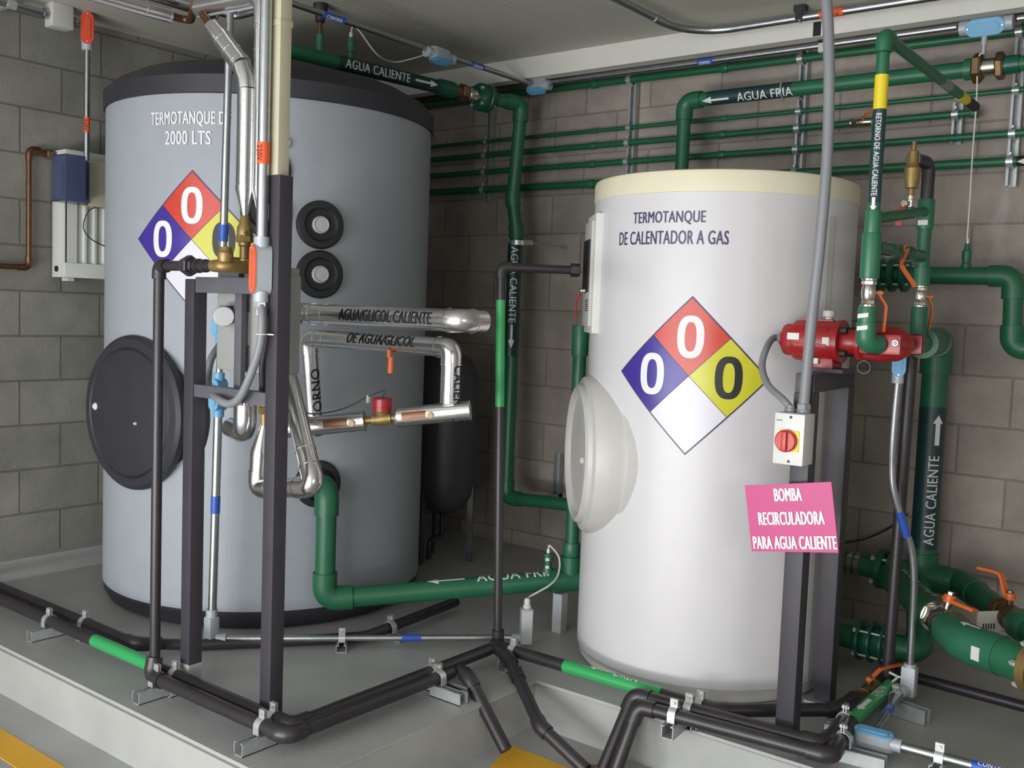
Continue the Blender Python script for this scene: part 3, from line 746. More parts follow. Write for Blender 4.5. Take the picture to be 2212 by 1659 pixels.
part(bk, 'band', MB().cyl(cz-Vector((0, 0, 0.012)), cz+Vector((0, 0, 0.012)), 0.0372, seg=28), 'zinc')
part(bk, 'arm', MB().box((cz.x+0.062, 4.205, cz.z), (0.06, 0.02, 0.024)), 'zinc')
part(bk, 'wall_rod', MB().cyl((cz.x+0.08, 4.21, cz.z), (cz.x+0.08, YB, cz.z), 0.005), 'channel')
p5 = Vector((-3.171, 4.2, 0.3375))
sc = thing('wall_strut', 'short strut upright holding the low green pipe at the foot of the back wall', 'strut channel', (p5.x, YB, 0.30))
m = MB(); zz = 0.37
for s in (-1, 1): m.box((p5.x+s*0.019, YB-0.02, 0.42), (0.003, 0.04, 0.3))
m.box((p5.x, YB-0.002, 0.42), (0.041, 0.003, 0.3)).box((p5.x, 4.39, 0.335), (0.041, 0.31, 0.022))
part(sc, 'channel', m, 'channel')
# vent stem and sensor stem on top of the AGUA CALIENTE pipe
vx = (-3.483, 3.002, 2.44)
vent = thing('air_vent', 'green and copper vent stem rising from the AGUA CALIENTE pipe to the ceiling', 'air vent', (vx[0], vx[1], za+0.03))
vy = vx[1]; vxx = hl(vy).x
part(vent, 'stem', MB().cyl((vxx, vy, za+0.026), (vxx, vy, za+0.10), 0.017), 'green_fit')
part(vent, 'copper_nipple', MB().cyl((vxx, vy, za+0.10), (vxx, vy, za+0.155), 0.011), 'copper')
part(vent, 'black_cap', MB().lathe([(0.012, 0.15), (0.022, 0.158), (0.022, 0.18), (0.032, 0.20), (0.032, 0.232)], (vxx, vy, za), seg=20), 'black_rubber')
sx = (-3.443, 3.167, 2.44); sy = sx[1]; sxx = hl(sy).x
sen = thing('temperature_sensor', 'green sensor pocket with a looping white cable on the AGUA CALIENTE pipe', 'sensor', (sxx, sy, za+0.03))
part(sen, 'pocket', MB().lathe([(0.012, 0.0), (0.012, 0.03), (0.017, 0.032), (0.017, 0.075), (0.013, 0.078), (0.013, 0.095)], (sxx, sy, za+0.028), seg=18), 'green_fit')
part(sen, 'gland', MB().cyl((sxx, sy, za+0.122), (sxx, sy, za+0.145), 0.008), 'wire_white')
part(sen, 'cable', MB().tube(smooth_curve([(sxx, sy, za+0.14), (sxx+0.0, sy+0.01, za+0.175), (sxx+0.0, sy+0.05, za+0.165), (-3.419, 3.292, 2.51), (-3.48, 3.459, 2.52), (-3.416, 3.518, 2.54), (-3.362, 3.563, 2.565)], 8), 0.0032, 10), 'wire_white', 'thin white cable')

# ================================================================== CEILING CONDUITS
zc1 = 2.545; zu = 2.625
c0 = Vector((-3.234, 2.48, 2.545)); c1 = Vector((-3.249, 3.452, 2.545)); c2 = Vector((-3.231, 4.308, 2.545))
cx1 = (c1.x+c2.x)/2
ceA = Vector((cx1, 1.2, zc1)); 
con = thing('conduit', 'long galvanised conduit under the ceiling with blue CONTROL tags, running to the back wall', 'conduit', (cx1, c0.y, zc1), 'ceiling conduits')
run(con, (cx1, YF+0.01, zc1), (cx1, c1.y-0.02, zc1), 0.0125, 'galv'); run(con, (cx1, c1.y+0.16, zc1), (cx1, c2.y, zc1), 0.0125, 'galv')
def tape(root, a, b, r, m, txt=None, nrm=(0, -1, -0.4), tm='text_white', label=None):
    a, b = Vector(a), Vector(b)
    t = part(root, 'marker_tape', MB().cyl(a, b, r+0.0012, seg=24), m, label or (K[m].name.replace('_', ' ')))
    if txt:
        bm = bmesh.new(); L_ = (b-a).length; flat_text(bm, txt, L_*0.72, r*1.1, 0, 0, 0.03)
        decal(t, 'lettering', bm, on_pipe((a+b)/2, b-a, nrm, r+0.0012, 0.0008), tm, None, r*0.25, 'lettering '+txt)
    return t
ty = (-3.198, 2.863, 2.545)[1]; tape(con, (cx1, ty-0.06, zc1), (cx1, ty+0.06, zc1), 0.0125, 'blue_tape', 'CONTROL', (0.8, -0.3, -0.6))
ty = (-3.209, 3.79, 2.545)[1]; tape(con, (cx1, ty-0.05, zc1), (cx1, ty+0.05, zc1), 0.0125, 'blue_tape', 'CONTROL', (0.8, -0.3, -0.6))
conduit_body('conduit_box', 'grey conduit box with blue cover under the ceiling, where the white sensor cable enters', (cx1, c1.y+0.07, zc1-0.012), (0, 1, 0), (0.35, 0, -1), 0.14, 0.055, 0.05)
# corner box and the run along the back wall
cb = Vector((cx1, 4.265, zc1))
conduit_body('conduit_box', 'grey corner conduit box under the ceiling above the AGUA CALIENTE drop', cb+Vector((0.02, 0, -0.01)), (1, 0, 0), (0, -0.5, -1), 0.12, 0.055, 0.05, hubs=(0, 1))
yb = cb.y
w0 = Vector((cx1+0.08, yb, zc1))
run2 = thing('conduit', 'galvanised conduit along the top of the back wall with a blue CONTROL tag', 'conduit', w0, 'ceiling conduits')
zB = zc1
run(run2, (cx1+0.09, yb, zB), (-1.14, yb, zB), 0.0125, 'galv'); run(run2, (-0.92, yb, zB), (XR-0.01, yb, zB), 0.0125, 'galv')
tx = (-2.244, 4.265, 2.562)[0]; tape(run2, (tx-0.04, yb, zB), (tx+0.04, yb, zB), 0.0125, 'blue_tape', 'CONTROL', (0.2, -0.8, -0.6))
bx = conduit_body('conduit_box', 'conduit box with a large sky-blue cover under the ceiling, a wire hanging from it', (-1.03, yb, zB-0.01), (1, 0, 0), (0.2, -1, -0.45), 0.15, 0.062, 0.05)
gl = thing('sensor_cable', 'thin white cable hanging from the blue-covered ceiling box down to a sensor', 'cable', (-1.035, yb, zB-0.05))
part(gl, 'gland', MB().cyl((-1.035, yb, zB-0.04), (-1.035, yb, zB-0.085), 0.011).cyl((-1.035, yb, zB-0.085), (-1.035, yb, zB-0.12), 0.007), 'box_grey')
part(gl, 'cable', MB().tube(smooth_curve([(-1.035, yb, zB-0.11), (-1.052, 4.265, 2.405), (-1.048, 4.265, 2.243), (-1.049, 4.265, 2.045), (-1.041, 4.24, 1.878), (-1.036, 4.22, 1.695)], 8), 0.003, 10), 'wire_white')
# upper conduit with the bend
u0 = Vector((-2.266, 3.489, 2.625)); u1 = Vector((-2.246, 4.008, 2.625)); u2 = Vector((-1.097, 4.195, 2.625))
ux = u1.x; uy = ((-1.712, 4.098, 2.625)[1])
up = thing('conduit', 'thick galvanised conduit under the ceiling bending to run parallel to the back wall', 'conduit', (ux, uy, zu), 'ceiling conduits')
part(up, 'pipe_run', MB().tube(fillet([(ux, YF+0.01, zu), (ux, uy, zu), (XR-0.01, uy, zu)], 0.22, 14), 0.0165, 22), 'galv')
part(up, 'coupling', MB().cyl((ux, uy-0.32, zu), (ux, uy-0.24, zu), 0.019), 'galv')
tx = (-1.589, 4.112, 2.625)[0]; tape(up, (tx-0.05, uy, zu), (tx+0.05, uy, zu), 0.0165, 'orange_tape', '220V', (0, -0.85, -0.5), 'text_red')
for xx, lab in (((-1.724, 4.092, 2.625)[0], 'ceiling clamp holding the thick bent conduit above the white tank'),):
    k = thing('pipe_clamp', lab, 'pipe clamp', (xx, uy, ZC))
    part(k, 'bracket', MB().box((xx, uy, ZC-0.012), (0.05, 0.04, 0.024)).box((xx, uy-0.02, ZC-0.03), (0.03, 0.004, 0.06)), 'dark')
    part(k, 'strap', MB().tube([(xx, uy+0.019*math.cos(2*PI*j/20), zu+0.019*math.sin(2*PI*j/20)) for j in range(21)], 0.003, 8), 'zinc')
xx = (-1.69, 4.265, 2.566)[0]
k = thing('ceiling_clip', 'dark and white clip holding the back-wall conduit beside the grey vertical conduit', 'pipe clamp', (xx, yb, 2.568))
part(k, 'bracket', MB().box((xx, yb-0.02, 2.60), (0.035, 0.09, 0.06)).box((xx, yb, 2.565), (0.03, 0.03, 0.012)), 'dark')
part(k, 'clip', MB().box((xx+0.01, yb-0.004, zB-0.012), (0.04, 0.034, 0.04), bevel=0.004), 'off_white')

# ================================================================== LEFT WALL: radiator, control box, copper pipe, conduits
rx = -4.725
ra = thing('radiator', 'white ribbed panel radiator on the block wall, partly hidden by the grey tank', 'radiator', (XL+0.01, 2.43, 1.44))
ry0, ry1, rz0, rz1 = 2.43, 3.23, 1.435, 2.035
part(ra, 'side_panel', MB().box((-4.66, ry0+0.008, (rz0+rz1)/2), (0.12, 0.012, rz1-rz0), bevel=0.003), 'rad')
prof = [(-4.60, ry0), (-4.60, ry0+0.05)]
y = ry0+0.05
while y < ry1-0.06:
    prof += [(-4.60, y+0.012), (-4.615, y+0.02), (-4.615, y+0.042), (-4.60, y+0.05)]; y += 0.05
prof += [(-4.60, ry1), (-4.63, ry1), (-4.63, ry0)]
m = MB(); m.prism(prof, (0, 0, rz0+0.07), (1, 0, 0), (0, 1, 0), rz1-rz0-0.13); m.box((-4.612, (ry0+ry1)/2, rz0+0.035), (0.036, ry1-ry0, 0.07), bevel=0.004).box((-4.612, (ry0+ry1)/2, rz1-0.03), (0.036, ry1-ry0, 0.06), bevel=0.004)
part(ra, 'front_panel', m, 'rad')
part(ra, 'top_grille', MB().box((-4.67, (ry0+ry1)/2, rz1-0.006), (0.10, ry1-ry0-0.02, 0.012)), 'rad')
part(ra, 'vent_plug', MB().cyl((-4.672, ry0+0.004, rz0+0.04), (-4.672, ry0-0.004, rz0+0.04), 0.014), 'dark', 'dark round vent plug')
part(ra, 'wall_bracket', MB().box((-4.68, ry0+0.06, rz0-0.008), (0.06, 0.03, 0.016)), 'rad')
# copper pipe feeding the radiator
cp_ = thing('copper_pipe', 'copper pipe stepping up the block wall to the radiator', 'pipe', (-4.69, 1.7, 1.49))
A0 = Vector((-4.69, 2.111, 1.46)); A1 = Vector((-4.69, 2.301, 1.473)); A2 = Vector((-4.69, 2.311, 2.023)); A3 = Vector((-4.69, 2.414, 2.029))
yv = (A1.y+A2.y)/2
part(cp_, 'pipe_run', MB().tube(fillet([(-4.69, YF+0.01, A1.z), (-4.69, yv, A1.z), (-4.69, yv, A2.z), (-4.69, 2.40, A2.z-0.012)], 0.03), 0.0125, 16), 'copper')
for z in (A1.z, A2.z): part(cp_, 'elbow', MB().tube(fillet([(-4.69, yv-(0.05 if z == A1.z else 0), z+(0 if z == A1.z else -0.05)), (-4.69, yv, z), (-4.69, yv+(0 if z == A1.z else 0.05), z+(0.05 if z == A1.z else 0))], 0.03), 0.0155, 16), 'copper')
part(cp_, 'union_nut', MB().nut((-4.69, 2.385, A2.z-0.012), (-4.69, 2.421, A2.z-0.012), 0.024), 'bronze')
# control box with smoked transparent cover, conduit above it
bxy = Vector((-4.5, 2.4, 1.879))
cbx = thing('control_box', 'beige control box with a smoked blue transparent cover in front of the radiator', 'control box', (-4.56, 2.55, 1.78))
zt, zb_ = 1.985, 1.775
zmid = (zt+zb_)/2; Hh = zt-zb_
part(cbx, 'case', MB().box((-4.55, 2.585, zmid), (0.075, 0.17, Hh), bevel=0.004), 'beige')
part(cbx, 'mounting_arm', MB().box((-4.593, 2.60, zmid), (0.013, 0.10, 0.08)), 'beige')
sm = MB()
for (cx_, cy_, sx_, sy_) in ((-4.515, 2.3725, 0.006, 0.095), (-4.455, 2.328, 0.12, 0.006), (-4.455, 2.417, 0.12, 0.006), (-4.395, 2.3725, 0.006, 0.095)): sm.box((cx_, cy_, zmid), (sx_, sy_, Hh), bevel=0.002)
sm.box((-4.455, 2.3725, zt-0.003), (0.12, 0.095, 0.006)).box((-4.455, 2.3725, zb_+0.003), (0.12, 0.095, 0.006)).box((-4.516, 2.455, zmid), (0.006, 0.085, Hh))
part(cbx, 'smoked_cover', sm, 'smoke', 'smoked blue transparent cover')
part(cbx, 'inner_module', MB().box((-4.46, 2.375, zmid), (0.05, 0.05, Hh*0.72), bevel=0.004), 'dark')
part(cbx, 'hinge', MB().cyl((-4.508, 2.496, zb_+0.01), (-4.508, 2.496, zt-0.01), 0.006), 'smoke')
part(cbx, 'cable', MB().tube(smooth_curve([(-4.54, 2.62, zb_+0.004), (-4.56, 2.538, 1.764), (-4.575, 2.51, 1.685), (-4.575, 2.538, 1.632), (-4.575, 2.609, 1.598), (-4.57, 2.72, 1.565)], 8), 0.0028, 8), 'wire_black', 'thin black cable')
part(cbx, 'clip', MB().box((-4.585, 2.685, 1.572), (0.02, 0.03, 0.03)), 'white_plastic')
k0 = Vector((-4.56, 2.506, 2.529)); k1 = Vector((-4.56, 2.525, 1.996))
yk = (k0.y+k1.y)/2
kc = thing('conduit', 'thin conduit with an orange tag dropping from the orange box to the beige control box', 'conduit', (-4.56, yk, zt))
run(kc, (-4.56, yk, zt-0.002), (-4.56, yk, k0.z), 0.0125, 'galv')
tz_ = (-4.56, 2.512, 2.156)[2]; tape(kc, (-4.56, yk, tz_+0.036), (-4.56, yk, tz_-0.036), 0.0125, 'orange_tape', '220V', (0.6, -0.8, 0), 'text_black')
zq = (-4.56, 2.505, 2.599)[2]
conduit_body('conduit_box', 'conduit box with a long red-orange cover near the ceiling at the block wall', (-4.56, yk, zq), (0, 0, 1), (1, -0.55, 0), 0.15, 0.055, 0.055, 'red_cover')
jb = Vector((-4.56, 2.38, 2.631))
jn = thing('junction_box', 'pale grey square junction box hanging under the ceiling at the block wall', 'junction box', (-4.56, jb.y, jb.z))
part(jn, 'case', MB().box((-4.56, jb.y, (jb.z-0.0625+ZC)/2), (0.075, 0.10, ZC-jb.z+0.0625), bevel=0.006), 'off_white')
part(jn, 'connector', MB().cyl((-4.56, jb.y+0.05, jb.z-0.01), (-4.56, jb.y+0.085, jb.z-0.01), 0.018), 'pvc_grey')
part(jn, 'connector', MB().cyl((-4.56, jb.y-0.05, jb.z-0.01), (-4.56, jb.y-0.075, jb.z-0.01), 0.022), 'galv')
cl = thing('conduit', 'galvanised conduit along the block wall leading to the square junction box', 'conduit', (-4.56, 1.2, jb.z))
run(cl, (-4.56, YF+0.01, jb.z-0.01), (-4.56, jb.y-0.075, jb.z-0.01), 0.0165, 'galv')
run(cl, (-4.56, jb.y+0.085, jb.z-0.01), (-4.56, yk-0.02, jb.z-0.01), 0.0125, 'galv')
part(cl, 'clamp', MB().cyl((-4.56, jb.y-0.24, jb.z-0.01), (-4.56, jb.y-0.20, jb.z-0.01), 0.0215).box((-4.64, jb.y-0.22, jb.z-0.01), (0.17, 0.02, 0.02)), 'zinc')

# ================================================================== HEAT EXCHANGER STAND (square steel posts)
PY_ = 2.0
lx, rx_ = -2.918, -2.484
zL = (-2.95, 1.975, 1.42)[2]
pa = thing('equipment_stand', 'black square-tube steel stand with two posts in front of the grey tank', 'stand', (lx, PY_, 0), None)
def post(root, x, y, z0, z1, wd, m='black_frame'):
    p = part(root, 'post', MB().box((x, y, (z0+z1)/2), (wd, wd, z1-z0), bevel=0.003), m)
    return p
post(pa, lx, PY_, 0.10, zL, 0.052); post(pa, rx_, PY_, 0.03, (-2.481, 1.975, 1.74)[2], 0.052)
part(pa, 'base_plate', MB().box((lx, PY_, 0.05), (0.05, 0.05, 0.10)).box((lx, PY_, 0.003), (0.13, 0.10, 0.006)), 'base')
part(pa, 'base_plate', MB().box((rx_, PY_, 0.02), (0.05, 0.05, 0.04)).box((rx_, PY_, 0.003), (0.13, 0.10, 0.006)), 'base')
zt_ = (-2.711, 1.99, 1.401)[2]
part(pa, 'top_rail', MB().box(((lx+rx_)/2, 1.996, zt_), (rx_-lx-0.052, 0.035, 0.052), bevel=0.002), 'grey_frame')
zl_ = (-2.702, 1.99, 1.047)[2]
part(pa, 'lower_rail', MB().box(((lx+rx_)/2, 1.996, zl_), (rx_-lx-0.052, 0.035, 0.042), bevel=0.002), 'grey_frame')
xm = (-2.711, 2.02, 1.232)[0]
part(pa, 'middle_bar', MB().box((xm, 2.027, (zt_+zl_)/2+0.0), (0.036, 0.02, zt_-zl_-0.04), bevel=0.002), 'grey_frame')
ctube = thing('channel_tube', 'cream rectangular tube standing on the taller black post, up to the ceiling', 'tube', (rx_-0.02, PY_, 1.74))
zc0 = (-2.481, 1.975, 1.74)[2]
part(ctube, 'tube', MB().box((rx_-0.012, PY_, (zc0+ZC)/2), (0.044, 0.044, ZC-zc0-0.001), bevel=0.004), 'beige')
part(ctube, 'joint_sleeve', MB().box((rx_-0.012, PY_, (-2.526, 2, 2.199)[2]), (0.05, 0.05, 0.02), bevel=0.003), 'beige')

# plate heat exchanger behind the rails
ex0, ex1 = (-2.882, 2.08, 1.272)[0], -2.545
ez0, ez1 = 1.118, (-2.835, 2.08, 1.464)[2]
hx_ = thing('heat_exchanger', 'grey insulated plate heat exchanger hung behind the rails of the black stand', 'heat exchanger', ((ex0+ex1)/2, 2.10, ez0))
part(hx_, 'insulation_case', MB().box(((ex0+ex1)/2, 2.0955, (ez0+ez1)/2), (ex1-ex0, 0.075, ez1-ez0), bevel=0.006), 'exch')
part(hx_, 'side_cover', MB().box((ex1+0.005, 2.0955, (ez0+ez1)/2-0.01), (0.008, 0.07, ez1-ez0-0.03), bevel=0.003), 'exch')
part(hx_, 'white_label', MB().box(((-2.716, 2.058, 1.262)[0], 2.0565, (-2.723, 2.058, 1.262)[2]), (0.028, 0.002, 0.108)), 'label_white', 'blank white paper label')
part(hx_, 'slot_bracket', MB().box(((-2.748, 2.058, 1.444)[0], 2.056, (-2.748, 2.058, 1.444)[2]), (0.022, 0.006, 0.03)), 'dark')

# gas/drain pipe with its brass valve group in front of the stand
gx = (-2.981, 1.9, 0.7976)[0]; gz = (-2.783, 1.9, 1.459)[2]
gp = thing('drain_pipe', 'thin black steel riser beside the stand, elbowed at the top towards the brass fittings', 'pipe', (gx, 1.90, 0.065))
elbow_part(gp, (gx, 1.90, 0.5), (gx, 1.90, gz), (gx+0.5, 1.90, gz), 0.0175, 'black_pipe', 1.3, 0.028)
run(gp, (gx, 1.90, 0.112), (gx, 1.90, gz-0.03), 0.0175, 'black_pipe')
xu = (-2.813, 1.9, 1.459)[0]
run(gp, (gx+0.03, 1.90, gz), (xu-0.03, 1.90, gz), 0.0165, 'black_pipe')
part(gp, 'union', MB().nut((xu-0.03, 1.90, gz), (xu-0.012, 1.90, gz), 0.026).nut((xu-0.012, 1.90, gz), (xu+0.018, 1.90, gz), 0.034).nut((xu+0.018, 1.90, gz), (xu+0.032, 1.90, gz), 0.025), 'black_pipe')
part(gp, 'nipple', MB().lathe([(0.0165, 0.03), (0.0165, 0.045), (0.023, 0.047), (0.023, 0.06), (0.0165, 0.062), (0.0165, 0.075), (0.021, 0.077), (0.021, 0.095), (0.016, 0.097), (0.016, 0.125)], (xu, 1.90, gz), (1, 0, 0), 20), 'black_pipe')
bx0 = xu+0.125; bxe = (-2.638, 1.93, 1.466)[0]
bv = thing('brass_fitting', 'brass elbow group joining the black riser to the exchanger top', 'pipe fitting', (bxe, 1.93, gz))
part(bv, 'nipple', MB().lathe([(0.016, 0), (0.019, 0.004), (0.019, 0.02), (0.0155, 0.022), (0.0155, bxe-bx0-0.02)], (bx0, 1.90, gz), (1, 0, 0), 18), 'brass')
part(bv, 'elbow', MB().tube(fillet([(bxe-0.03, 1.90, gz), (bxe+0.01, 1.90, gz), (bxe+0.01, 2.09, gz-0.0)], 0.03), 0.02, 18), 'brass')
part(bv, 'vent_cap', MB().lathe([(0.02, 0.012), (0.024, 0.022), (0.024, 0.04), (0.02, 0.045), (0.018, 0.058), (0, 0.062)], (bxe+0.01, 1.905, gz), seg=20), 'brass')
part(bv, 'port_nipple', MB().cyl((bxe+0.01, 2.09, ez1+0.001), (bxe+0.01, 2.09, gz+0.02), 0.018), 'bronze')

# insulated pipe coming down to the exchanger from the ceiling
ivx = (-2.793, 2.1, 1.892)[0]; izt = (-2.792, 2.1, 2.089)[2]; izb = (-2.794, 2.1, 1.724)[2]; izc = (-2.789, 2.1, 1.638)[2]
ia = Vector((-2.982, 2.1, 2.278))
ip = thing('insulated_pipe', 'aluminium-jacketed pipe with a bend, coming down in front of the grey tank to a cone', 'pipe', (ivx, 2.10, izc))
part(ip, 'jacket', MB().tube([(ivx, 2.10, izt-0.035), (ivx, 2.10, izb)], 0.032, 28), 'alu')
part(ip, 'bend_segment', MB().tube([(ivx, 2.10, izt-0.035), (ivx-0.003, 2.10, izt-0.005), (ivx-0.03, 2.10, izt+0.045)], 0.0335, 28), 'alu')
bd = (ia-Vector((ivx-0.03, 2.10, izt+0.045))).normalized()
b0 = Vector((ivx-0.03, 2.10, izt+0.045))
part(ip, 'sloping_jacket', MB().tube([b0, ia-bd*0.05], 0.0345, 28), 'alu')
part(ip, 'cut_end', MB().tube([ia-bd*0.05, ia+bd*0.012], [0.033, 0.029], 28), 'alu')
part(ip, 'cone', MB().lathe([(0.034, 0.012), (0.033, 0.0), (0.010, -(izb-izc))], (ivx, 2.10, izb), seg=28), 'alu')
for k in range(3):
    c = b0+(ia-bd*0.05-b0)*(0.12+0.36*k); part(ip, 'jacket_band', MB().cyl(c-bd*0.003, c+bd*0.003, 0.0358, seg=28), 'alu')
for z in (izt-0.08, izb+0.03, izb-0.002): part(ip, 'jacket_band', MB().cyl((ivx, 2.10, z-0.002), (ivx, 2.10, z+0.002), 0.0332, seg=28), 'alu')
part(ip, 'copper_stub', MB().tube([ia+bd*0.005, ia+bd*0.09], 0.014, 16), 'copper', 'bare copper stub')
# second insulated pipe, partly behind the conduit
i2x = (-2.743, 2.125, 1.892)[0]
i2 = thing('insulated_pipe', 'aluminium-jacketed pipe with a top elbow, mostly hidden behind the orange-tagged conduit', 'pipe', (i2x, 2.125, izc))
part(i2, 'jacket', MB().tube([(i2x, 2.125, izb), (i2x, 2.125, 2.28)], 0.031, 28), 'alu')
part(i2, 'cone', MB().lathe([(0.033, 0.01), (0.032, 0), (0.010, -(izb-izc))], (i2x, 2.125, izb), seg=28), 'alu')
part(i2, 'elbow', MB().tube(fillet([(i2x, 2.125, 2.26), (i2x, 2.125, 2.355), (i2x-0.14, 2.125, 2.36)], 0.06, 5), 0.034, 28), 'alu')
part(i2, 'horizontal_jacket', MB().tube([(i2x-0.13, 2.125, 2.36), (i2x-0.36, 2.125, 2.37)], 0.0315, 28), 'alu')
for z in (2.25, 2.18): part(i2, 'jacket_band', MB().cyl((i2x, 2.125, z-0.003), (i2x, 2.125, z+0.003), 0.0325, seg=28), 'alu')
part(i2, 'port_nipple', MB().cyl((i2x, 2.125, ez1+0.001), (i2x, 2.125, izc), 0.014), 'bronze')
# brass valve under the first cone
vz = (-2.782, 2.1, 1.578)[2]
bb = thing('brass_valve', 'brass safety valve under the aluminium cone, on top of the exchanger', 'valve', (ivx, 2.10, ez1))
zE = ez1+0.001
part(bb, 'body', MB().lathe([(0.012, izc-zE), (0.016, izc-zE-0.01), (0.02, vz+0.03-zE), (0.026, vz+0.02-zE), (0.026, vz-0.01-zE), (0.02, vz-0.025-zE), (0.02, vz-0.04-zE), (0.016, vz-0.045-zE), (0.016, 0.03), (0.022, 0.028), (0.022, 0.0)], (ivx, 2.10, zE), seg=20), 'brass')
part(bb, 'hex_nut', MB().nut((ivx, 2.10, vz-0.03), (ivx, 2.10, vz-0.004), 0.029), 'brass')
part(bb, 'side_screw', MB().cyl((ivx+0.02, 2.09, vz), (ivx+0.045, 2.08, vz), 0.008), 'bronze')
part(bb, 'outlet_cap', MB().nut((ivx-0.004, 2.082, zE+0.02), (ivx-0.004, 2.05, zE+0.02), 0.013), 'brass')

# ceiling insulated pipes
for nm, yy, x_, z_, r_, lab in (('a', 2.20, -3.40, 2.41, 0.027, 'slimmer aluminium-jacketed pipe under the ceiling ending above the stand'), ('b', 2.42, -3.43, 2.487, 0.034, 'thicker aluminium-jacketed pipe under the ceiling with a double end band')):
    t = thing('insulated_pipe', lab, 'pipe', (x_, yy, z_), 'jacketed pipes under the ceiling')
    run(t, (x_, YF+0.01, z_), (x_, yy, z_), r_, 'alu', 'jacket')
    for k in (0.0, 0.1, 0.62):
        part(t, 'jacket_band', MB().cyl((x_, yy-k-0.006, z_), (x_, yy-k, z_), r_+0.0015, seg=28), 'alu')
    part(t, 'copper_end', MB().tube(fillet([(x_, yy-0.01, z_), (x_, yy+0.09, z_), (x_+(0.30 if nm == 'a' else 0.2), yy+0.09 - (0.19 if nm == 'a' else 0.0), z_-(0.04 if nm == 'a' else 0.0))], 0.04), 0.014, 16), 'copper' if nm == 'a' else 'galv')
# orange-tagged conduit, orange-covered body and the grey flexible conduit
cxx = (-2.515, 1.955, 1.638)[0]
t = thing('conduit', 'galvanised conduit with orange 220V tag dropping to the orange-covered box', 'conduit', (cxx, 1.955, 1.55))
zc_b = (-2.514, 1.955, 1.534)[2]
run(t, (cxx, 1.955, zc_b), (cxx, 1.955, ZC-0.001), 0.0185, 'galv')
z1, z2 = (-2.514, 1.955, 1.837)[2], (-2.512, 1.955, 1.771)[2]
tape(t, (cxx, 1.955, z1), (cxx, 1.955, z2), 0.0185, 'orange_tape', '220V', (0.2, -1, 0), 'text_red')
ocz = (-2.525, 1.955, 1.451)[2]
conduit_body('conduit_box', 'grey conduit box with a salmon-orange cover at the top rail of the stand', (cxx, 1.955, ocz), (0, 0, 1), (-0.35, -1, 0), 0.155, 0.052, 0.05, 'orange_cover')
f = thing('flexible_conduit', 'grey ribbed flexible conduit curling from the orange-covered box under the lower rail', 'conduit', (cxx, 1.95, ocz-0.1))
pp = [(cxx, 1.955, ocz-0.095), (-2.494, 1.945, 1.298), (-2.501, 1.945, 1.22), (-2.537, 1.945, 1.139), (-2.593, 1.945, 1.054), (-2.654, 1.95, 1.024), (-2.734, 1.96, 1.032), (-2.936, 2.07, 1.048), (-3.013, 2.12, 1.087), (-3.012, 2.13, 1.144), (-2.962, 2.13, 1.196)]
path = smooth_curve(pp, 14)
rr = [0.0135*(1.0 if k % 2 else 0.93) for k in range(len(path))]
part(f, 'hose', MB().tube(path, rr, 18), 'pvc_grey')
part(f, 'top_connector', MB().nut((cxx, 1.955, ocz-0.098), (cxx, 1.955, ocz-0.118), 0.022).cyl((cxx, 1.955, ocz-0.118), (cxx, 1.955, ocz-0.14), 0.0165), 'zinc')
part(f, 'cable_tie', MB().box((cxx+0.03, 1.955, (-2.49, 1.95, 1.253)[2]), (0.07, 0.003, 0.004)).tube([(pp[1][0]+0.017*math.cos(k*PI/8)*1.0, 1.945+0.017*math.sin(k*PI/8), (-2.49, 1.95, 1.253)[2]) for k in range(17)], 0.002, 6), 'wire_white')
fd = thing('black_hose', 'black hose section tied behind the grey flexible conduit at the stand', 'hose', (-2.599, 2.03, 1.296))
part(fd, 'hose', MB().tube(smooth_curve([(-2.586, 2.035, 1.37), (-2.583, 2.035, 1.252), (-2.603, 2.035, 1.147), (-2.609, 2.04, 1.064), (-2.645, 2.035, 1.042), (-2.682, 2.03, 1.027)], 8), 0.011, 14), 'black_rubber')

# long conduit with blue-covered boxes in front of the grey tank
lcx0 = Vector((-3.168, 2.3, 2.414)); lcx1 = Vector((-3.222, 2.3, 0.1026))
def lcp(z): return Vector((lcx1.x+(lcx0.x-lcx1.x)*(z-lcx1.z)/(lcx0.z-lcx1.z), 2.3, z))
t = thing('conduit', 'tall galvanised conduit with blue tags standing close in front of the grey tank', 'conduit', lcp(0.1))
zb1, zb2 = (-3.215, 2.3, 1.253)[2], (-3.214, 2.3, 0.9938)[2]
run(t, lcp(0.12), lcp(zb2-0.075), 0.0165, 'galv'); run(t, lcp(zb2+0.06), lcp(zb1-0.05), 0.0125, 'galv'); run(t, lcp(zb1+0.07), lcp(2.66), 0.0145, 'galv')
for za_, zb__ in (((-3.188, 2.3, 1.635)[2], (-3.186, 2.3, 1.573)[2]), ((-3.219, 2.3, 0.6034)[2], (-3.217, 2.3, 0.5351)[2])): tape(t, lcp(za_), lcp(zb__), 0.0165, 'blue_tape')
part(t, 'head_clamp', MB().box(lcp(2.50), (0.06, 0.05, 0.06), bevel=0.004), 'dark')
conduit_body('conduit_box', 'sky-blue conduit box halfway up the tall conduit, behind the lower rail', lcp(zb2), (0, 0, 1), (0.2, -1, 0), 0.125, 0.046, 0.05, body='blue_cover')
conduit_body('conduit_box', 'smaller blue conduit box under the grey round sensor head', lcp(zb1), (0, 0, 1), (0.2, -1, 0), 0.085, 0.042, 0.045, body='blue_cover')
sh = Vector((-2.778, 2.01, 1.3))
t = thing('temperature_transmitter', 'short pale grey cylindrical sensor head mounted above the smaller blue box', 'sensor', sh)
part(t, 'housing', MB().lathe([(0.03, -0.038), (0.034, -0.032), (0.034, 0.030), (0.030, 0.036), (0, 0.036)], sh, (0.8, -0.5, 0), 28), 'pale_grey_plastic')
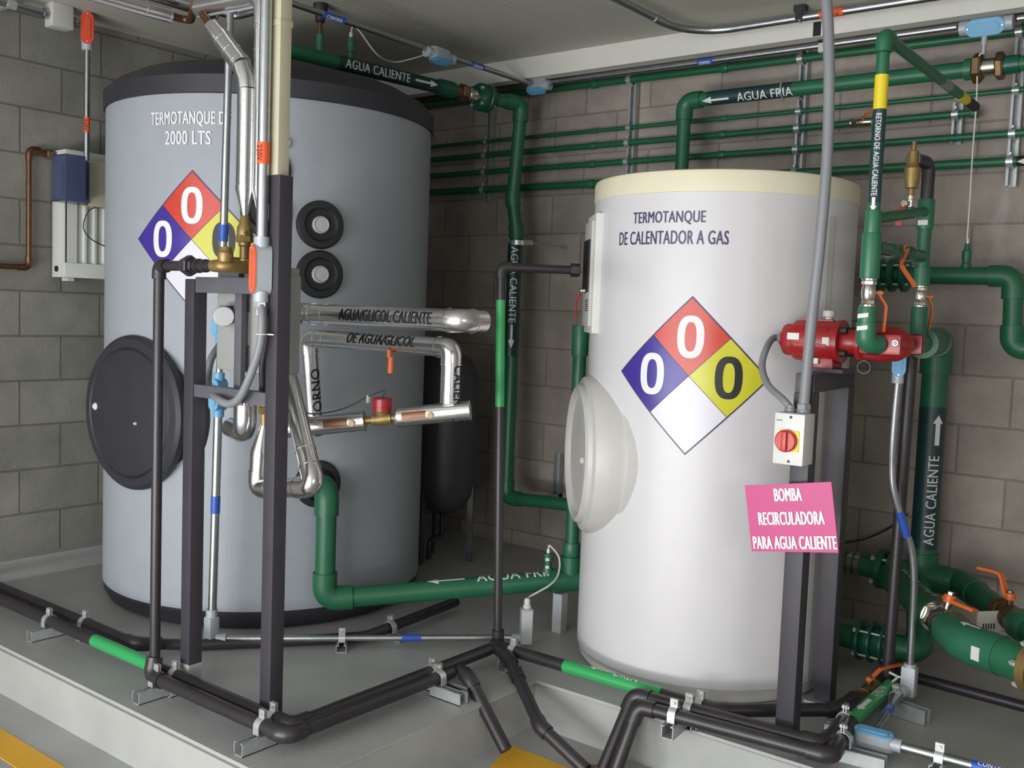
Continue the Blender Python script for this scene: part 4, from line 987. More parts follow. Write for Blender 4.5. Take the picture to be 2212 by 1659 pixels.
part(t, 'bracket', MB().box(sh+Vector((-0.02, 0.03, 0.02)), (0.012, 0.055, 0.03)), 'bronze')
lb = Vector((lcp(0).x, 2.3, 0.07))
t = thing('conduit_box', 'grey corner conduit box on the floor at the foot of the tall conduit', 'conduit body', lb)
part(t, 'box', MB().box(lb+Vector((0, 0, -0.006)), (0.045, 0.045, 0.125), bevel=0.008), 'box_grey')
part(t, 'hub', MB().cyl(lb+Vector((0, 0, 0.05)), lb+Vector((0, 0, 0.085)), 0.022), 'box_grey')
part(t, 'hub', MB().cyl(lb+Vector((0.018, 0.012, -0.03)), lb+Vector((0.05, 0.035, -0.03)), 0.02), 'box_grey')
# floor conduit to the sensor box
fe = Vector((-2.36, 3.144, 0.045)); fs_ = lb+Vector((0.05, 0.035, -0.03))
fe.z = fs_.z = 0.042
t = thing('conduit', 'galvanised floor conduit with a blue tag, running past the grey tank base', 'conduit', fs_)
run(t, fs_, fe, 0.0125, 'galv')
cdir = (fe-fs_).normalized()
tt = Vector((-2.664, 2.782, 0.042)); k = (tt-fs_).dot(cdir); tape(t, fs_+cdir*k, fs_+cdir*(k+0.075), 0.0125, 'blue_tape')
part(t, 'end_connector', MB().cyl(fe-cdir*0.03, fe+cdir*0.004, 0.017), 'box_grey')
sbx = fe+cdir*0.026
t = thing('conduit_box', 'upright grey conduit box ending the floor conduit, a white cable leaving its top', 'conduit body', (sbx.x, sbx.y, 0.01))
part(t, 'box', MB().box((sbx.x, sbx.y, 0.092), (0.05, 0.05, 0.145), ux=cdir, bevel=0.008), 'box_grey')
part(t, 'cover', MB().box(Vector((sbx.x, sbx.y, 0.092))+Vector((cdir.y, -cdir.x, 0))*0.027, (0.042, 0.006, 0.135), ux=cdir, bevel=0.002), 'pale_grey_plastic')
part(t, 'gland', MB().lathe([(0.016, 0), (0.016, 0.012), (0.012, 0.014), (0.013, 0.03), (0.008, 0.04)], (sbx.x, sbx.y, 0.165), seg=16), 'white_plastic', 'white cable gland')

# ================================================================== LOWER AGUA FRIA PIPE between the tanks
pz0, pz1 = 0.158, 0.222
px0 = c_low+n_low*0.13
e1 = Vector((px0.x, px0.y, pz0)); e2 = Vector((-2.345, 3.47, pz1))
low = pipeline('water_pipe', 'thick green pipe lettered AGUA FRIA from the grey tank port towards the white tank', 'pipe',
               [c_low+n_low*0.012, (px0.x, px0.y, c_low.z), e1, e2], 0.041, 'green', 'green', 1.2, 0.07)
d_ = (e2-e1).normalized()
part(low, 'tee', MB().cyl(e2-d_*0.09, e2+d_*0.07, 0.05, seg=28).cyl(e2, e2+Vector((0, 0, 0.10)), 0.044, seg=24), 'green')
ta = Vector((-2.739, 2.929, 0.22)); tb = Vector((-2.508, 3.223, 0.24))
sA = (ta-e1).dot(d_); sB = (tb-e1).dot(d_)
nl_ = (0.25, -0.05, 1.0)
bm = bmesh.new(); flat_arrow(bm, 0.16, 0.036, 0.05, 0, sgn=-1); decal(low, 'flow_arrow', bm, on_pipe(e1+d_*(sA+0.13), d_, nl_, 0.041, 0.0015), 'text_white', None, 0.006, 'white arrow')
bm = bmesh.new(); flat_text(bm, 'AGUA FRIA', 0.34, 0.046, 0, 0, 0.012); decal(low, 'lettering', bm, on_pipe(e1+d_*(sA+0.43), d_, nl_, 0.041, 0.0015), 'text_white', None, 0.006, 'white lettering AGUA FRIA')
rv = thing('water_pipe', 'green riser pipe squeezed between the white tank and its hatch cover', 'pipe', e2+Vector((0, 0, 0.1)))
run(rv, e2+Vector((0, 0, 0.09)), (e2.x, e2.y, 1.21), 0.028, 'green')
zz = (-2.322, 3.47, 1.175)[2]
sleeve(rv, (e2.x, e2.y, zz), (e2.x, e2.y, zz+0.13), 0.035, 'green_fit')
sleeve(rv, (e2.x, e2.y, e2.z+0.10), (e2.x, e2.y, e2.z+0.16), 0.036, 'green_fit')
sp = Vector((-2.261, 3.331, 0))
spn = e1+d_*((sp-e1).dot(d_)); 
t = thing('pipe_support', 'light grey square upright holding up the thick AGUA FRIA pipe near the white tank', 'support', (e2.x-0.02, e2.y-0.04, 0))
part(t, 'upright', MB().box((e2.x-0.02, e2.y-0.04, 0.083), (0.045, 0.045, 0.166)), 'pale_grey_plastic')
ss = Vector((-2.321, 3.3, 0.2813)); k = (Vector((ss.x, ss.y, 0))-Vector((e1.x, e1.y, 0))).dot(Vector((d_.x, d_.y, 0)))
sb = e1+d_*0.93
t = thing('temperature_sensor', 'green sensor pocket with white labels and a white cable on the thick AGUA FRIA pipe', 'sensor', sb+Vector((0, 0, 0.04)))
part(t, 'pocket', MB().lathe([(0.024, 0.03), (0.02, 0.06), (0.016, 0.062), (0.016, 0.085), (0.02, 0.088), (0.02, 0.12), (0.012, 0.122)], sb, seg=20), 'green_fit')
part(t, 'tip', MB().cyl(sb+Vector((0, 0, 0.12)), sb+Vector((0, 0, 0.14)), 0.009), 'zinc')
for zz in (0.066, 0.098): part(t, 'label', MB().box(sb+Vector((0.010, -0.019, zz)), (0.016, 0.004, 0.012), ux=(0.87, 0.5, 0)), 'label_white', 'tiny white label')
g0 = Vector((sbx.x, sbx.y, 0.20))
part(t, 'cable', MB().tube(smooth_curve([sb+Vector((0, 0, 0.138)), sb+Vector((0.01, -0.004, 0.155)), (-2.373, 3.42, 0.3186), (-2.346, 3.38, 0.2614), (-2.34, 3.32, 0.231), (-2.365, 3.26, 0.2027), (-2.385, 3.23, 0.1855), g0], 8), 0.0042, 10), 'wire_white', 'white cable')

# ================================================================== INSULATED PIPES IN FRONT OF THE GREY TANK
def jacketed(name, label, pts, r, bend, bands=(), group=None, m='alu'):
    P_ = [Vector(p) for p in pts]
    root = thing(name, label, 'pipe', P_[0], group)
    cuts = {}
    for i in range(1, len(P_)-1):
        a = (P_[i-1]-P_[i]).normalized(); b = (P_[i+1]-P_[i]).normalized()
        t = bend/math.tan(a.angle(b)/2); cuts[i] = t
        part(root, 'elbow', MB().tube(fillet([P_[i]+a*(t+0.002), P_[i], P_[i]+b*(t+0.002)], bend, 3), r*1.06, 28), m)
        for d in (a, b): part(root, 'jacket_band', MB().cyl(P_[i]+d*(t+0.004), P_[i]+d*(t+0.010), r*1.1, seg=28), m)
    for i in range(len(P_)-1):
        n = (P_[i+1]-P_[i]).normalized()
        a = P_[i]+n*cuts.get(i, 0); b = P_[i+1]-n*cuts.get(i+1, 0)
        run(root, a, b, r, m, 'jacket')
    for i, f_ in bands:
        n = (P_[i+1]-P_[i]).normalized(); c = P_[i]+(P_[i+1]-P_[i])*f_
        part(root, 'jacket_band', MB().cyl(c-n*0.003, c+n*0.003, r*1.05, seg=28), m)
    return root
YG = 2.38
ga, gb = Vector((-2.836, 2.38, 1.31)), Vector((-2.033, 2.38, 1.321))
gz_ = (ga.z+gb.z)/2
t = jacketed('insulated_pipe', 'aluminium-jacketed pipe lettered AGUA/GLICOL CALIENTE, uppermost in front of the grey tank', [(ga.x+0.02, 2.136, gz_), (ga.x+0.02, YG, gz_), (gb.x-0.03, YG, gz_), (gb.x-0.025, YG+0.10, gz_)], 0.036, 0.045, bands=((1, 0.16),))
xa, xb = (-2.591, 2.38, 1.318)[0], (-2.162, 2.38, 1.328)[0]
bm = bmesh.new(); flat_text(bm, 'AGUA/GLICOL CALIENTE', xb-xa, 0.042, 0, 0, 0.012); decal(t, 'lettering', bm, on_pipe(((xa+xb)/2, YG, gz_), (1, 0, 0), (0.3, -1, 0.12), 0.036, 0.0012), 'text_black', None, 0.006, 'black lettering AGUA/GLICOL CALIENTE')
YR = 2.585
e_a, e_b = Vector((-3.038, 2.585, 1.203)), Vector((-2.276, 2.585, 1.233))
dn_a = Vector((-3.042, 2.645, 0.8945)); dn_b = Vector((-2.278, 2.585, 0.997))
rz = (e_a.z+e_b.z)/2
t = jacketed('insulated_pipe', 'aluminium-jacketed pipe lettered RETORNO DE AGUA/GLICOL with an elbow at each end', [(dn_a.x, YR+0.05, dn_a.z), (e_a.x+0.01, YR, rz), (e_b.x-0.005, YR, rz), (e_b.x-0.005, YR, dn_b.z+0.028)], 0.034, 0.05, bands=((1, 0.14), (0, 0.75)))
xa, xb = (-2.771, 2.585, 1.239)[0], (-2.429, 2.585, 1.25)[0]
bm = bmesh.new(); flat_text(bm, 'DE AGUA/GLICOL', xb-xa, 0.042, 0, 0, 0.012); decal(t, 'lettering', bm, on_pipe(((xa+xb)/2, YR, rz), (1, 0, 0), (0.3, -0.85, 0.42), 0.034, 0.0012), 'text_black', None, 0.006, 'black lettering DE AGUA/GLICOL')
dv = (Vector((dn_a.x, YR+0.05, dn_a.z))-Vector((e_a.x+0.01, YR, rz))).normalized()
bm = bmesh.new(); flat_text(bm, 'RETORNO', 0.27, 0.042, 0, 0, 0.012); decal(t, 'lettering', bm, on_pipe(Vector((e_a.x+0.01, YR, rz))+dv*0.255, -dv, (0.95, -0.1, 0), 0.034, 0.0012), 'text_black', None, 0.006, 'black lettering RETORNO')
bm = bmesh.new(); flat_text(bm, 'CALIENTE', 0.19, 0.04, 0, 0, 0.012); decal(t, 'lettering', bm, on_pipe((e_b.x-0.005, YR, rz-0.155), (0, 0, -1), (1, 0.1, 0), 0.034, 0.0012), 'text_black', None, 0.006, 'black lettering CALIENTE')
xt = (-2.553, 2.585, 1.181)[0]
part(t, 'air_valve', MB().cyl((xt, YR-0.02, rz-0.045), (xt, YR-0.02, rz-0.105), 0.0105).cyl((xt, YR-0.03, rz-0.02), (xt, YR-0.03, rz-0.048), 0.008), 'orange', 'small orange drain valve')
# lower line: two jackets with a red actuator between
L0, L1 = Vector((-2.724, 2.28, 0.9167)), Vector((-2.22, 2.62, 1.005))
ld = (L1-L0).normalized(); LL = (L1-L0).length; ls = Vector((ld.y, -ld.x, 0)).normalized()
def lpt(px): return L0+(L1-L0)*((px-640)/374.0)
mA, mB = lpt(790), lpt(862)
lt = thing('insulated_pipe', 'aluminium-jacketed pipe with a copper-coloured sticker, on the stand side of the red actuator', 'pipe', L0)
run(lt, L0-ld*0.06, mA, 0.034, 'alu', 'jacket')
for k in (0.004, 0.05, 0.2): part(lt, 'jacket_band', MB().cyl(mA-ld*(k+0.003), mA-ld*(k-0.003), 0.0358, seg=28), 'alu')
nst = ls+Vector((0, 0, 0.15))
def strip(root, c):
    bm = bmesh.new(); flat_poly(bm, [(-0.042, -0.012), (0.042, -0.012), (0.042, 0.012), (-0.042, 0.012)])
    decal(root, 'thermometer_strip', bm, on_pipe(c, ld, nst, 0.034, 0.002), 'copper', None, 0.004, 'copper-coloured strip')
    q = c+ld*0.06; part(root, 'sensor_knob', MB().cyl(q+ls*0.033, q+ls*0.048, 0.011), 'bronze')
strip(lt, lpt(730))
lt = thing('insulated_pipe', 'aluminium-jacketed pipe with open front end, beyond the red actuator', 'pipe', mB)
run(lt, mB, L1, 0.034, 'alu', 'jacket')
part(lt, 'end_ring', MB().tube([mB+(ls*math.cos(k*PI/14)+Vector((0, 0, 1))*math.sin(k*PI/14))*0.028-ld*0.003 for k in range(29)], 0.007, 10), 'alu', 'bright rolled end ring')
part(lt, 'bore', MB().cyl(mB-ld*0.004, mB+ld*0.001, 0.022), 'bronze')
for c in (lpt(950), lpt(985), lpt(1003), L1): part(lt, 'jacket_band', MB().cyl(c-ld*0.003, c+ld*0.003, 0.0358, seg=28), 'alu')
strip(lt, lpt(898))
ac = (mA+mB)/2; hg = (mB-mA).length/2
t = thing('motor_valve', 'brass valve with a round red actuator between the two lower jacketed pipes', 'valve', ac)
part(t, 'valve_body', MB().lathe([(0.013, -hg), (0.013, -0.036), (0.02, -0.034), (0.02, -0.02), (0.024, 0), (0.02, 0.02), (0.02, 0.034), (0.013, 0.036), (0.013, hg)], ac, ld, 20), 'brass')
part(t, 'valve_neck', MB().lathe([(0.018, 0), (0.028, 0.028)], ac, seg=20), 'brass')
part(t, 'actuator', MB().lathe([(0.031, 0.026), (0.033, 0.028), (0.033, 0.042), (0.034, 0.043), (0.034, 0.070), (0.031, 0.074), (0, 0.075)], ac, seg=32), 'red_pump', 'red round actuator')
up_ = Vector((0, 0, 1))
part(t, 'cable', MB().tube(smooth_curve([ac+up_*0.074, ac+up_*0.098+ld*0.005, ac-ld*0.05+up_*0.085, ac-ld*0.12+up_*0.055, ac-ld*0.2+up_*0.042, ac-ld*0.27+up_*0.05, ac-ld*0.3+up_*0.10], 8), 0.0025, 8), 'wire_black', 'thin black cable')
part(t, 'tag', MB().box(ac-ld*0.05+up_*0.075, (0.004, 0.012, 0.026)), 'label_white', 'small white tag')

# exchanger bottom connections
cA = Vector((-2.813, 2.13, 0.9885)); 
t = thing('insulated_pipe', 'stubby aluminium-jacketed elbow under the exchanger, turning back towards the grey tank', 'pipe', (cA.x, 2.13, ez0-0.2))
zA = (-2.813, 2.13, 0.9917)[2]; zA2 = (-2.816, 2.13, 0.9001)[2]
part(t, 'riser', MB().cyl((cA.x, 2.13, zA), (cA.x, 2.13, ez0-0.004), 0.012).cyl((cA.x, 2.13, ez0-0.03), (cA.x, 2.13, ez0-0.004), 0.017), 'chrome')
part(t, 'elbow', MB().tube(fillet([(cA.x, 2.13, zA), (cA.x, 2.13, zA2), (cA.x-0.11, 2.17, zA2)], 0.045, 3), 0.039, 28), 'alu')
part(t, 'jacket_band', MB().cyl((cA.x, 2.13, zA-0.002), (cA.x, 2.13, zA+0.004), 0.040, seg=28), 'alu')
part(t, 'end_plate', MB().cyl((cA.x, 2.13, zA+0.004), (cA.x, 2.13, zA+0.006), 0.037, seg=28), 'alu')
part(t, 'tank_stub', MB().cyl((cA.x-0.105, 2.168, zA2), (cA.x-0.14, 2.18, zA2), 0.037, seg=28), 'alu')
cB = Vector((-2.711, 2.13, 0.9268))
q0 = Vector((-2.737, 2.13, 0.8052)); q1 = Vector((-2.74, 2.13, 0.7172)); q2 = Vector((-2.443, 2.13, 0.7631)); q3 = Vector((-2.738, 2.24, 1.118))
bx_ = cB.x-0.002
t = jacketed('insulated_pipe', 'aluminium-jacketed loop under the exchanger with a cone at one end and a slanting leg', [(q0.x+0.012, 2.13, (-2.733, 2.13, 0.8453)[2]), (q1.x+0.006, 2.13, q1.z), (q2.x-0.005, 2.13, q2.z), q3], 0.034, 0.042, bands=((2, 0.3), (0, 0.1)))
zc2 = (-2.733, 2.13, 0.8453)[2]
part(t, 'cone', MB().tube([(q0.x+0.012, 2.13, zc2), (bx_+0.004, 2.13, zc2+0.095)], [0.034, 0.012], 28), 'alu')
t2 = thing('bronze_fitting', 'bronze nipple joining the exchanger bottom to the jacketed loop', 'pipe fitting', (bx_, 2.13, ez0-0.1))
part(t2, 'nipple', MB().cyl((bx_+0.004, 2.13, zc2+0.09), (bx_+0.004, 2.13, ez0-0.004), 0.0125).nut((bx_+0.004, 2.13, zc2+0.13), (bx_+0.004, 2.13, zc2+0.155), 0.021), 'brass')

# ================================================================== FLOOR PIPES
ZP, RP = 0.065, 0.0225
def fpipe(label, pts, r=RP, m='black_pipe', bend=0.045, group='black drain pipes on the floor', fat=1.22):
    return pipeline('drain_pipe', label, 'pipe', pts, r, m, m, fat, bend, group)
yA, yBp, yC = 1.887, 1.944, 2.02
fa_ = fpipe('black drain pipe nearest the plinth edge, elbowed from the thin riser beside the stand', [(gx, 1.90, 0.13), (gx, yA, ZP), (-2.27, yA, ZP), (-2.262, 2.62, ZP)])
fb_ = fpipe('black drain pipe with bright green tape, second from the plinth edge', [(XL+0.004, yBp, ZP), (-2.315, yBp, ZP), (-2.318, 2.90, ZP)])

part(fb_, 'green_tape', MB().cyl((-3.445, yBp, ZP), (-3.06, yBp, ZP), RP+0.001, seg=24), 'green_tape', 'bright green tape')
fc_ = thing('drain_pipe', 'black drain pipe that turns to follow the foot of the grey tank', 'pipe', (XL+0.004, yC, ZP), 'black drain pipes on the floor')
run(fc_, (XL+0.004, yC, ZP), (-3.335, yC+0.006, ZP), RP, 'black_pipe')
part(fc_, 'elbow', MB().tube(fillet([(-3.36, yC+0.006, ZP), (-3.30, yC+0.008, ZP), (-3.299, 2.122, 0.045)], 0.04, 6), RP*1.22, 20), 'black_pipe')
part(fc_, 'curved_run', MB().tube(fillet([(-3.30, yC+0.008, ZP), (-3.308, 2.143, 0.036), (-3.245, 2.238, 0.024), (-3.095, 2.429, 0.024), (-2.941, 2.625, 0.024), (-2.835, 2.751, 0.03), (-2.808, 2.88, 0.05), (-2.85, 3.315, 0.05)], 0.12, 6), RP*0.95, 20), 'black_pipe')
br = fpipe('short black drain branch dropping off the plinth edge beside the stand', [(-2.255, 2.66, ZP), (-2.19, 2.63, ZP-0.005), (-1.99, 2.60, -0.13)])
# junction, riser to the white tank and branch to the floor drain
J = Vector((-2.30, 2.945, ZP))
vr0 = Vector((-2.345, 2.985, ZP)); vtop = Vector((-2.401, 2.985, 1.516))
vr = thing('drain_pipe', 'thin black riser with bright green tape between the tanks, elbowed to the white tank panel', 'pipe', vr0)
pe = po+pn*0.075
vz_ = (-2.4, 2.99, 1.518)[2]
vx_ = vr0.x; vxt = vr0.x-0.05
def vrp(z): return Vector((vx_+(vxt-vx_)*(z-ZP)/(vz_-ZP), 2.985, z))
pend = Vector((-2.18, 3.2, 1.529))
elbow_part(vr, vrp(0.5), vrp(vz_), (pend.x, pend.y, vz_), 0.0165, 'black_pipe', 1.3, 0.028)
run(vr, vrp(ZP-0.02), vrp(vz_-0.03), 0.0165, 'black_pipe')
dv = (Vector((pend.x, pend.y, vz_))-vrp(vz_)).normalized()
run(vr, vrp(vz_)+dv*0.03, (pend.x, pend.y, vz_), 0.0165, 'black_pipe')
part(vr, 'union', MB().nut(Vector((pend.x, pend.y, vz_))-dv*0.035, Vector((pend.x, pend.y, vz_)), 0.026), 'black_pipe')
zt1, zt2 = (-2.399, 2.985, 1.393)[2], (-2.381, 2.985, 0.9848)[2]
part(vr, 'green_tape', MB().cyl(vrp(zt1), vrp(zt2), 0.0178, seg=24), 'green_tape', 'bright green tape')
part(vr, 'tee', MB().cyl((vx_, 2.985, ZP-0.02), (vx_, 2.985, ZP+0.05), 0.024), 'black_pipe')
dk = thing('drain_cock', 'tiny chrome drain cock with a thin red lever beside the white tank panel', 'valve', (pend.x, pend.y, vz_-0.14))
dkp = Vector((-2.178, 3.22, 1.441))
part(dk, 'body', MB().cyl(dkp, dkp+Vector((0.03, 0.012, 0)), 0.009).sphere(dkp, 0.011), 'chrome')
part(dk, 'lever', MB().bar(smooth_curve([dkp, (-2.192, 3.22, 1.414), (-2.202, 3.22, 1.392), (-2.202, 3.22, 1.343)], 5), 0.009, 0.003, up=(0, 1, 0)), 'red', 'thin red lever')
dr = fpipe('black drain pipe with green DREN tape in front of the white tank', [(vx_, 2.95, ZP), (-1.405, 2.962, ZP), (-1.10, 3.255, ZP), (-1.10, 3.40, ZP)])
part(dr, 'green_tape', MB().cyl((-2.005, 2.955, ZP), (-1.605, 2.959, ZP), RP+0.001, seg=24), 'green_tape', 'bright green tape')
bm = bmesh.new(); flat_text(bm, 'DREN', 0.095, 0.024, 0, 0, 0.012); decal(dr, 'lettering', bm, on_pipe((-1.745, 2.957, ZP), (1, 0, 0), (0, 0.02, 1), RP+0.001, 0.0012), 'text_white', None, 0.004, 'white lettering DREN')
bm = bmesh.new(); flat_arrow(bm, 0.085, 0.02, 0.03, 0, sgn=-1); decal(dr, 'flow_arrow', bm, on_pipe((-1.86, 2.957, ZP), (1, 0, 0), (0, 0.02, 1), RP+0.001, 0.0012), 'text_white', None, 0.004, 'white arrow')
b2 = fpipe('black drain branch with two bends going down to the floor drain beside the yellow square', [(-2.30, 2.925, ZP), (-2.22, 2.90, 0.052), (-2.14, 2.845, 0.022), (-1.925, 2.705, -0.062), (-1.73, 2.70, -0.15)], bend=0.05)
r1 = fpipe('black floor-drain pipe before the white tank, the one nearer the tank', [(-1.70, 2.755, -0.16), (-1.675, 2.895, ZP), (-1.035, 2.95, ZP), (-1.075, 3.42, ZP)])
r2 = fpipe('black floor-drain pipe before the white tank, the one on the outer bracket', [(-1.645, 2.73, -0.16), (-1.615, 2.825, ZP-0.004), (-0.99, 2.885, ZP-0.002), (-1.03, 3.18, ZP)])
gp2 = thing('drain_pipe', 'green-taped drain pipe with a white arrow running back beside the pump stand', 'pipe', (-1.035, 3.18, ZP))
run(gp2, (-1.033, 3.17, ZP), (-1.045, 3.80, ZP), RP, 'black_pipe')
part(gp2, 'green_tape', MB().cyl((-1.0335, 3.185, ZP), (-1.042, 3.60, ZP), RP+0.001, seg=24), 'green_tape', 'bright green tape')
bm = bmesh.new(); flat_arrow(bm, 0.12, 0.03, 0.04, 0, sgn=-1, shaft=0.5); decal(gp2, 'flow_arrow', bm, on_pipe((-1.036, 3.30, ZP), (0, 1, 0), (0.15, -0.3, 1), RP+0.001, 0.0012), 'text_white', None, 0.004, 'white arrow')
bm = bmesh.new(); flat_text(bm, 'DREN', 0.10, 0.022, 0, 0, 0.012); decal(gp2, 'lettering', bm, on_pipe((-1.039, 3.46, ZP), (0, 1, 0), (0.15, -0.3, 1), RP+0.001, 0.0012), 'text_white', None, 0.004, 'white lettering DREN')
dv_ = lever_valve('ball_valve', 'floor-level ball valve with a thin orange lever near the pump stand feet', (-1.082, 3.50, ZP), (0, 1, 0), (0, 0, 1), (-1.02, 3.66, ZP+0.07), 0.024, 0.13, 'bronze')
run(thing('drain_pipe', 'black drain pipe leaving the floor-level valve towards the back wall', 'pipe', (-1.085, 3.56, ZP)), (-1.085, 3.57, ZP), (-1.09, 3.85, ZP), RP, 'black_pipe')
fr = thing('drain_pipe', 'black pipe on the dark floor running off behind the small upright conduit', 'pipe', (-0.95, 3.78, 0.04))
run(fr, (-1.0, 3.80, 0.05), (0.3, 3.72, 0.05), 0.02, 'black_pipe')
fdn = thing('floor_drain', 'rusty round floor drain under the ends of the black pipes', 'floor drain', (-1.67, 2.70, ZF))
part(fdn, 'collar', MB().lathe([(0.10, 0), (0.10, 0.012), (0.075, 0.02), (0.07, 0.008), (0, 0.006)], (-1.685, 2.71, ZF), seg=32), 'copper')

# clamps
CL = [('clamp on the green-taped drain pipe far along the plinth, beside the grey tank', ((-3.814, 2.023, -0)[0]+0.03, yBp), (1, 0, 0), RP, ZP, 0.22, -0.03),
      ('clamp on the innermost drain pipe far along the plinth, beside the grey tank', (-3.66, yC+0.005), (1, 0, 0), RP, ZP, 0.10, -0.02),
      ('shiny clamp at the foot of the thin black riser by the first post', (-2.945, yA), (1, 0, 0), RP, ZP, 0.20, -0.02),
      ('small clamp on the second drain pipe behind the first post', (-2.925, yBp), (1, 0, 0), RP, ZP, 0.08, -0.01),
      ('bright clamp on the outer drain pipe at the foot of the tall post', (-2.38, yA), (1, 0, 0), RP, ZP, 0.24, -0.03),
      ('clamp on the second drain pipe at the foot of the tall post', (-2.40, yBp+0.0), (1, 0, 0), RP, ZP, 0.08, -0.01),
      ('clamp on the pair of back-running drain pipes, the inner one of two', (-2.318, 2.58), (0, 1, 0), RP, ZP, 0.20, 0.05),
      ('clamp on the pair of back-running drain pipes, at the short branch', (-2.261, 2.55), (0, 1, 0), RP, ZP, 0.14, 0.05),
      ('clamp where the drain pipes meet at the foot of the riser between the tanks', (-2.24, 2.951), (1, 0, 0), RP, ZP, 0.10, 0.02),
      ('clamp on the drain pipe hugging the grey tank base, past the posts', (-2.805, 2.858, 0.05)[:2], (-0.05, 1, 0), RP*0.95, 0.05, 0.10, 0.02),
      ('clamp on the DREN pipe at the front of the white tank', (-1.46, 2.961), (1, 0, 0), RP, ZP, 0.12, 0.0),
      ('clamp on the nearer-tank drain pipe in front of the white tank', (-1.475, 2.912), (1, 0.08, 0), RP, ZP, 0.05, 0.0),
      ('clamp on the outer drain pipe before the white tank, bracketed over the plinth edge', (-1.49, 2.837), (1, 0.09, 0), RP, ZP, 0.10, 0.0),
      ('clamp on the drain pipe behind the foot of the pump stand corner', (-1.055, 3.19), (-0.08, 1, 0), RP, ZP, 0.12, 0.0),
      ('clamp on the outer pipe at the corner of the drain run by the pump stand', (-1.005, 3.03), (-0.1, 1, 0), RP, ZP, 0.16, 0.05)]
for lab, p, d, r, zc_, L_, sh_ in CL: floor_clamp(lab, p, d, r, zc_, L_, 0.0, sh_)
kf = Vector((-2.84, 2.626, 0.042)); kk = (kf-fs_).dot(cdir); kp = fs_+cdir*kk
floor_clamp('grey clamp on an upturned channel holding the floor conduit', (kp.x, kp.y), cdir, 0.0125, 0.042, 0.10, 0.0, 0.0)

# ================================================================== PUMP STAND, PUMP, SWITCH AND SIGN
FX = -1.205
fz = 1.192
ps = thing('pump_stand', 'black square-tube pump stand beside the white tank, two legs and a top bar', 'stand', (FX, 3.23, 0))
for y_, fx in ((3.02, -1.18), (3.46, -1.222)):
    part(ps, 'leg', MB().box((fx, y_, (fz-0.06)/2+0.003), (0.06, 0.06, fz-0.066), bevel=0.003), 'black_frame')
    part(ps, 'foot_plate', MB().box((fx, y_, 0.004), (0.11, 0.11, 0.008)), 'channel')
part(ps, 'top_bar', MB().box((-1.201, 3.24, fz-0.03), (0.06, 0.50, 0.06), ux=(1, 0.0955, 0), bevel=0.003), 'black_frame')
part(ps, 'mounting_plate', MB().box((FX+0.03, 3.20, fz+0.006), (0.12, 0.12, 0.012)), 'black_frame')
# pump, its shaft along x
py, pz = 3.20, 1.292
def pxx(a): return a
X0, X1, X2, X3, X4 = (-1.342, 3.2, 1.277)[0], (-1.294, 3.2, 1.279)[0], (-1.136, 3.2, 1.287)[0], (-1.088, 3.2, 1.289)[0], (-0.9229, 3.2, 1.307)[0]
pu = thing('circulation_pump', 'red recirculation pump lying on the black pump stand', 'pump', (FX, py, fz+0.012))
ax_ = (1, 0, 0); O = Vector((0, py, pz))
part(pu, 'end_cap', MB().lathe([(0.030, X0), (0.048, X0+0.006), (0.056, X0+0.02), (0.056, X1)], O, ax_, 8, PI/8), 'red_pump')
part(pu, 'motor_housing', MB().lathe([(0.056, X1-0.004), (0.066, X1), (0.0675, X1+0.01), (0.0675, X2-0.02), (0.071, X2-0.018), (0.071, X2-0.004), (0.062, X2)], O, ax_, 40), 'red_pump')
m = MB()
for k in range(8):
    a = k*PI/4+0.2; c = Vector(((X1+X2)/2-0.01, py+0.067*math.cos(a), pz+0.067*math.sin(a)))
    m.box(c, (X2-X1-0.05, 0.010, 0.010), uz=(0, math.cos(a), math.sin(a)))
part(pu, 'cooling_ribs', m, 'red_pump')
part(pu, 'bearing_bracket', MB().lathe([(0.05, X2-0.002), (0.042, X2+0.008), (0.040, X3-0.006), (0.055, X3)], O, ax_, 32), 'red_pump')
for k in range(4):
    a = PI/4+k*PI/2; c = Vector((X2-0.002, py+0.052*math.cos(a), pz+0.052*math.sin(a)))
    part(pu, 'bracket_bolt', MB().nut(c, c+Vector((0.022, 0, 0)), 0.011), 'dark')
part(pu, 'volute', MB().lathe([(0.045, X3-0.004), (0.06, X3+0.002), (0.060, X3+0.016), (0.052, X3+0.022), (0.056, X3+0.04), (0.058, (X3+X4)/2), (0.052, X4-0.04), (0.036, X4-0.012), (0.02, X4)], O, ax_, 40), 'red_pump')
xv = (X3+X4)/2+0.018
for s in (-1, 1):
    part(pu, 'pipe_flange', MB().cyl((xv, py+s*0.06, pz), (xv, py+s*0.105, pz), 0.034).box((xv, py+s*0.111, pz), (0.13, 0.014, 0.066), bevel=0.012), 'red_pump')
    for q in (-1, 1):
        c = Vector((xv+q*0.05, py+s*0.117, pz+0.006)); part(pu, 'flange_bolt', MB().nut(c, c+Vector((0, s*0.011, 0)), 0.011).sphere(c+Vector((0, s*0.011, 0)), 0.006), 'zinc')
part(pu, 'nameplate', MB().box((X1+0.012, py-0.066, pz+0.012), (0.04, 0.003, 0.022)), 'label_white', 'white nameplate')
part(pu, 'small_plate', MB().box(((X1+X2)/2+0.042, py-0.0672, pz+0.0), (0.022, 0.003, 0.026)), 'label_white', 'small pale plate')
part(pu, 'oil_cup', MB().lathe([(0.012, 0.058), (0.012, 0.078), (0.02, 0.08), (0.02, 0.098), (0.012, 0.102)], (X2-0.055, py, pz), seg=18), 'off_white', 'pale oil cup')
part(pu, 'foot', MB().box(((X1+X2)/2+0.02, py, (pz-0.06+fz+0.012)/2), (0.08, 0.09, pz-0.06-fz-0.012+0.01), bevel=0.003), 'red_pump')
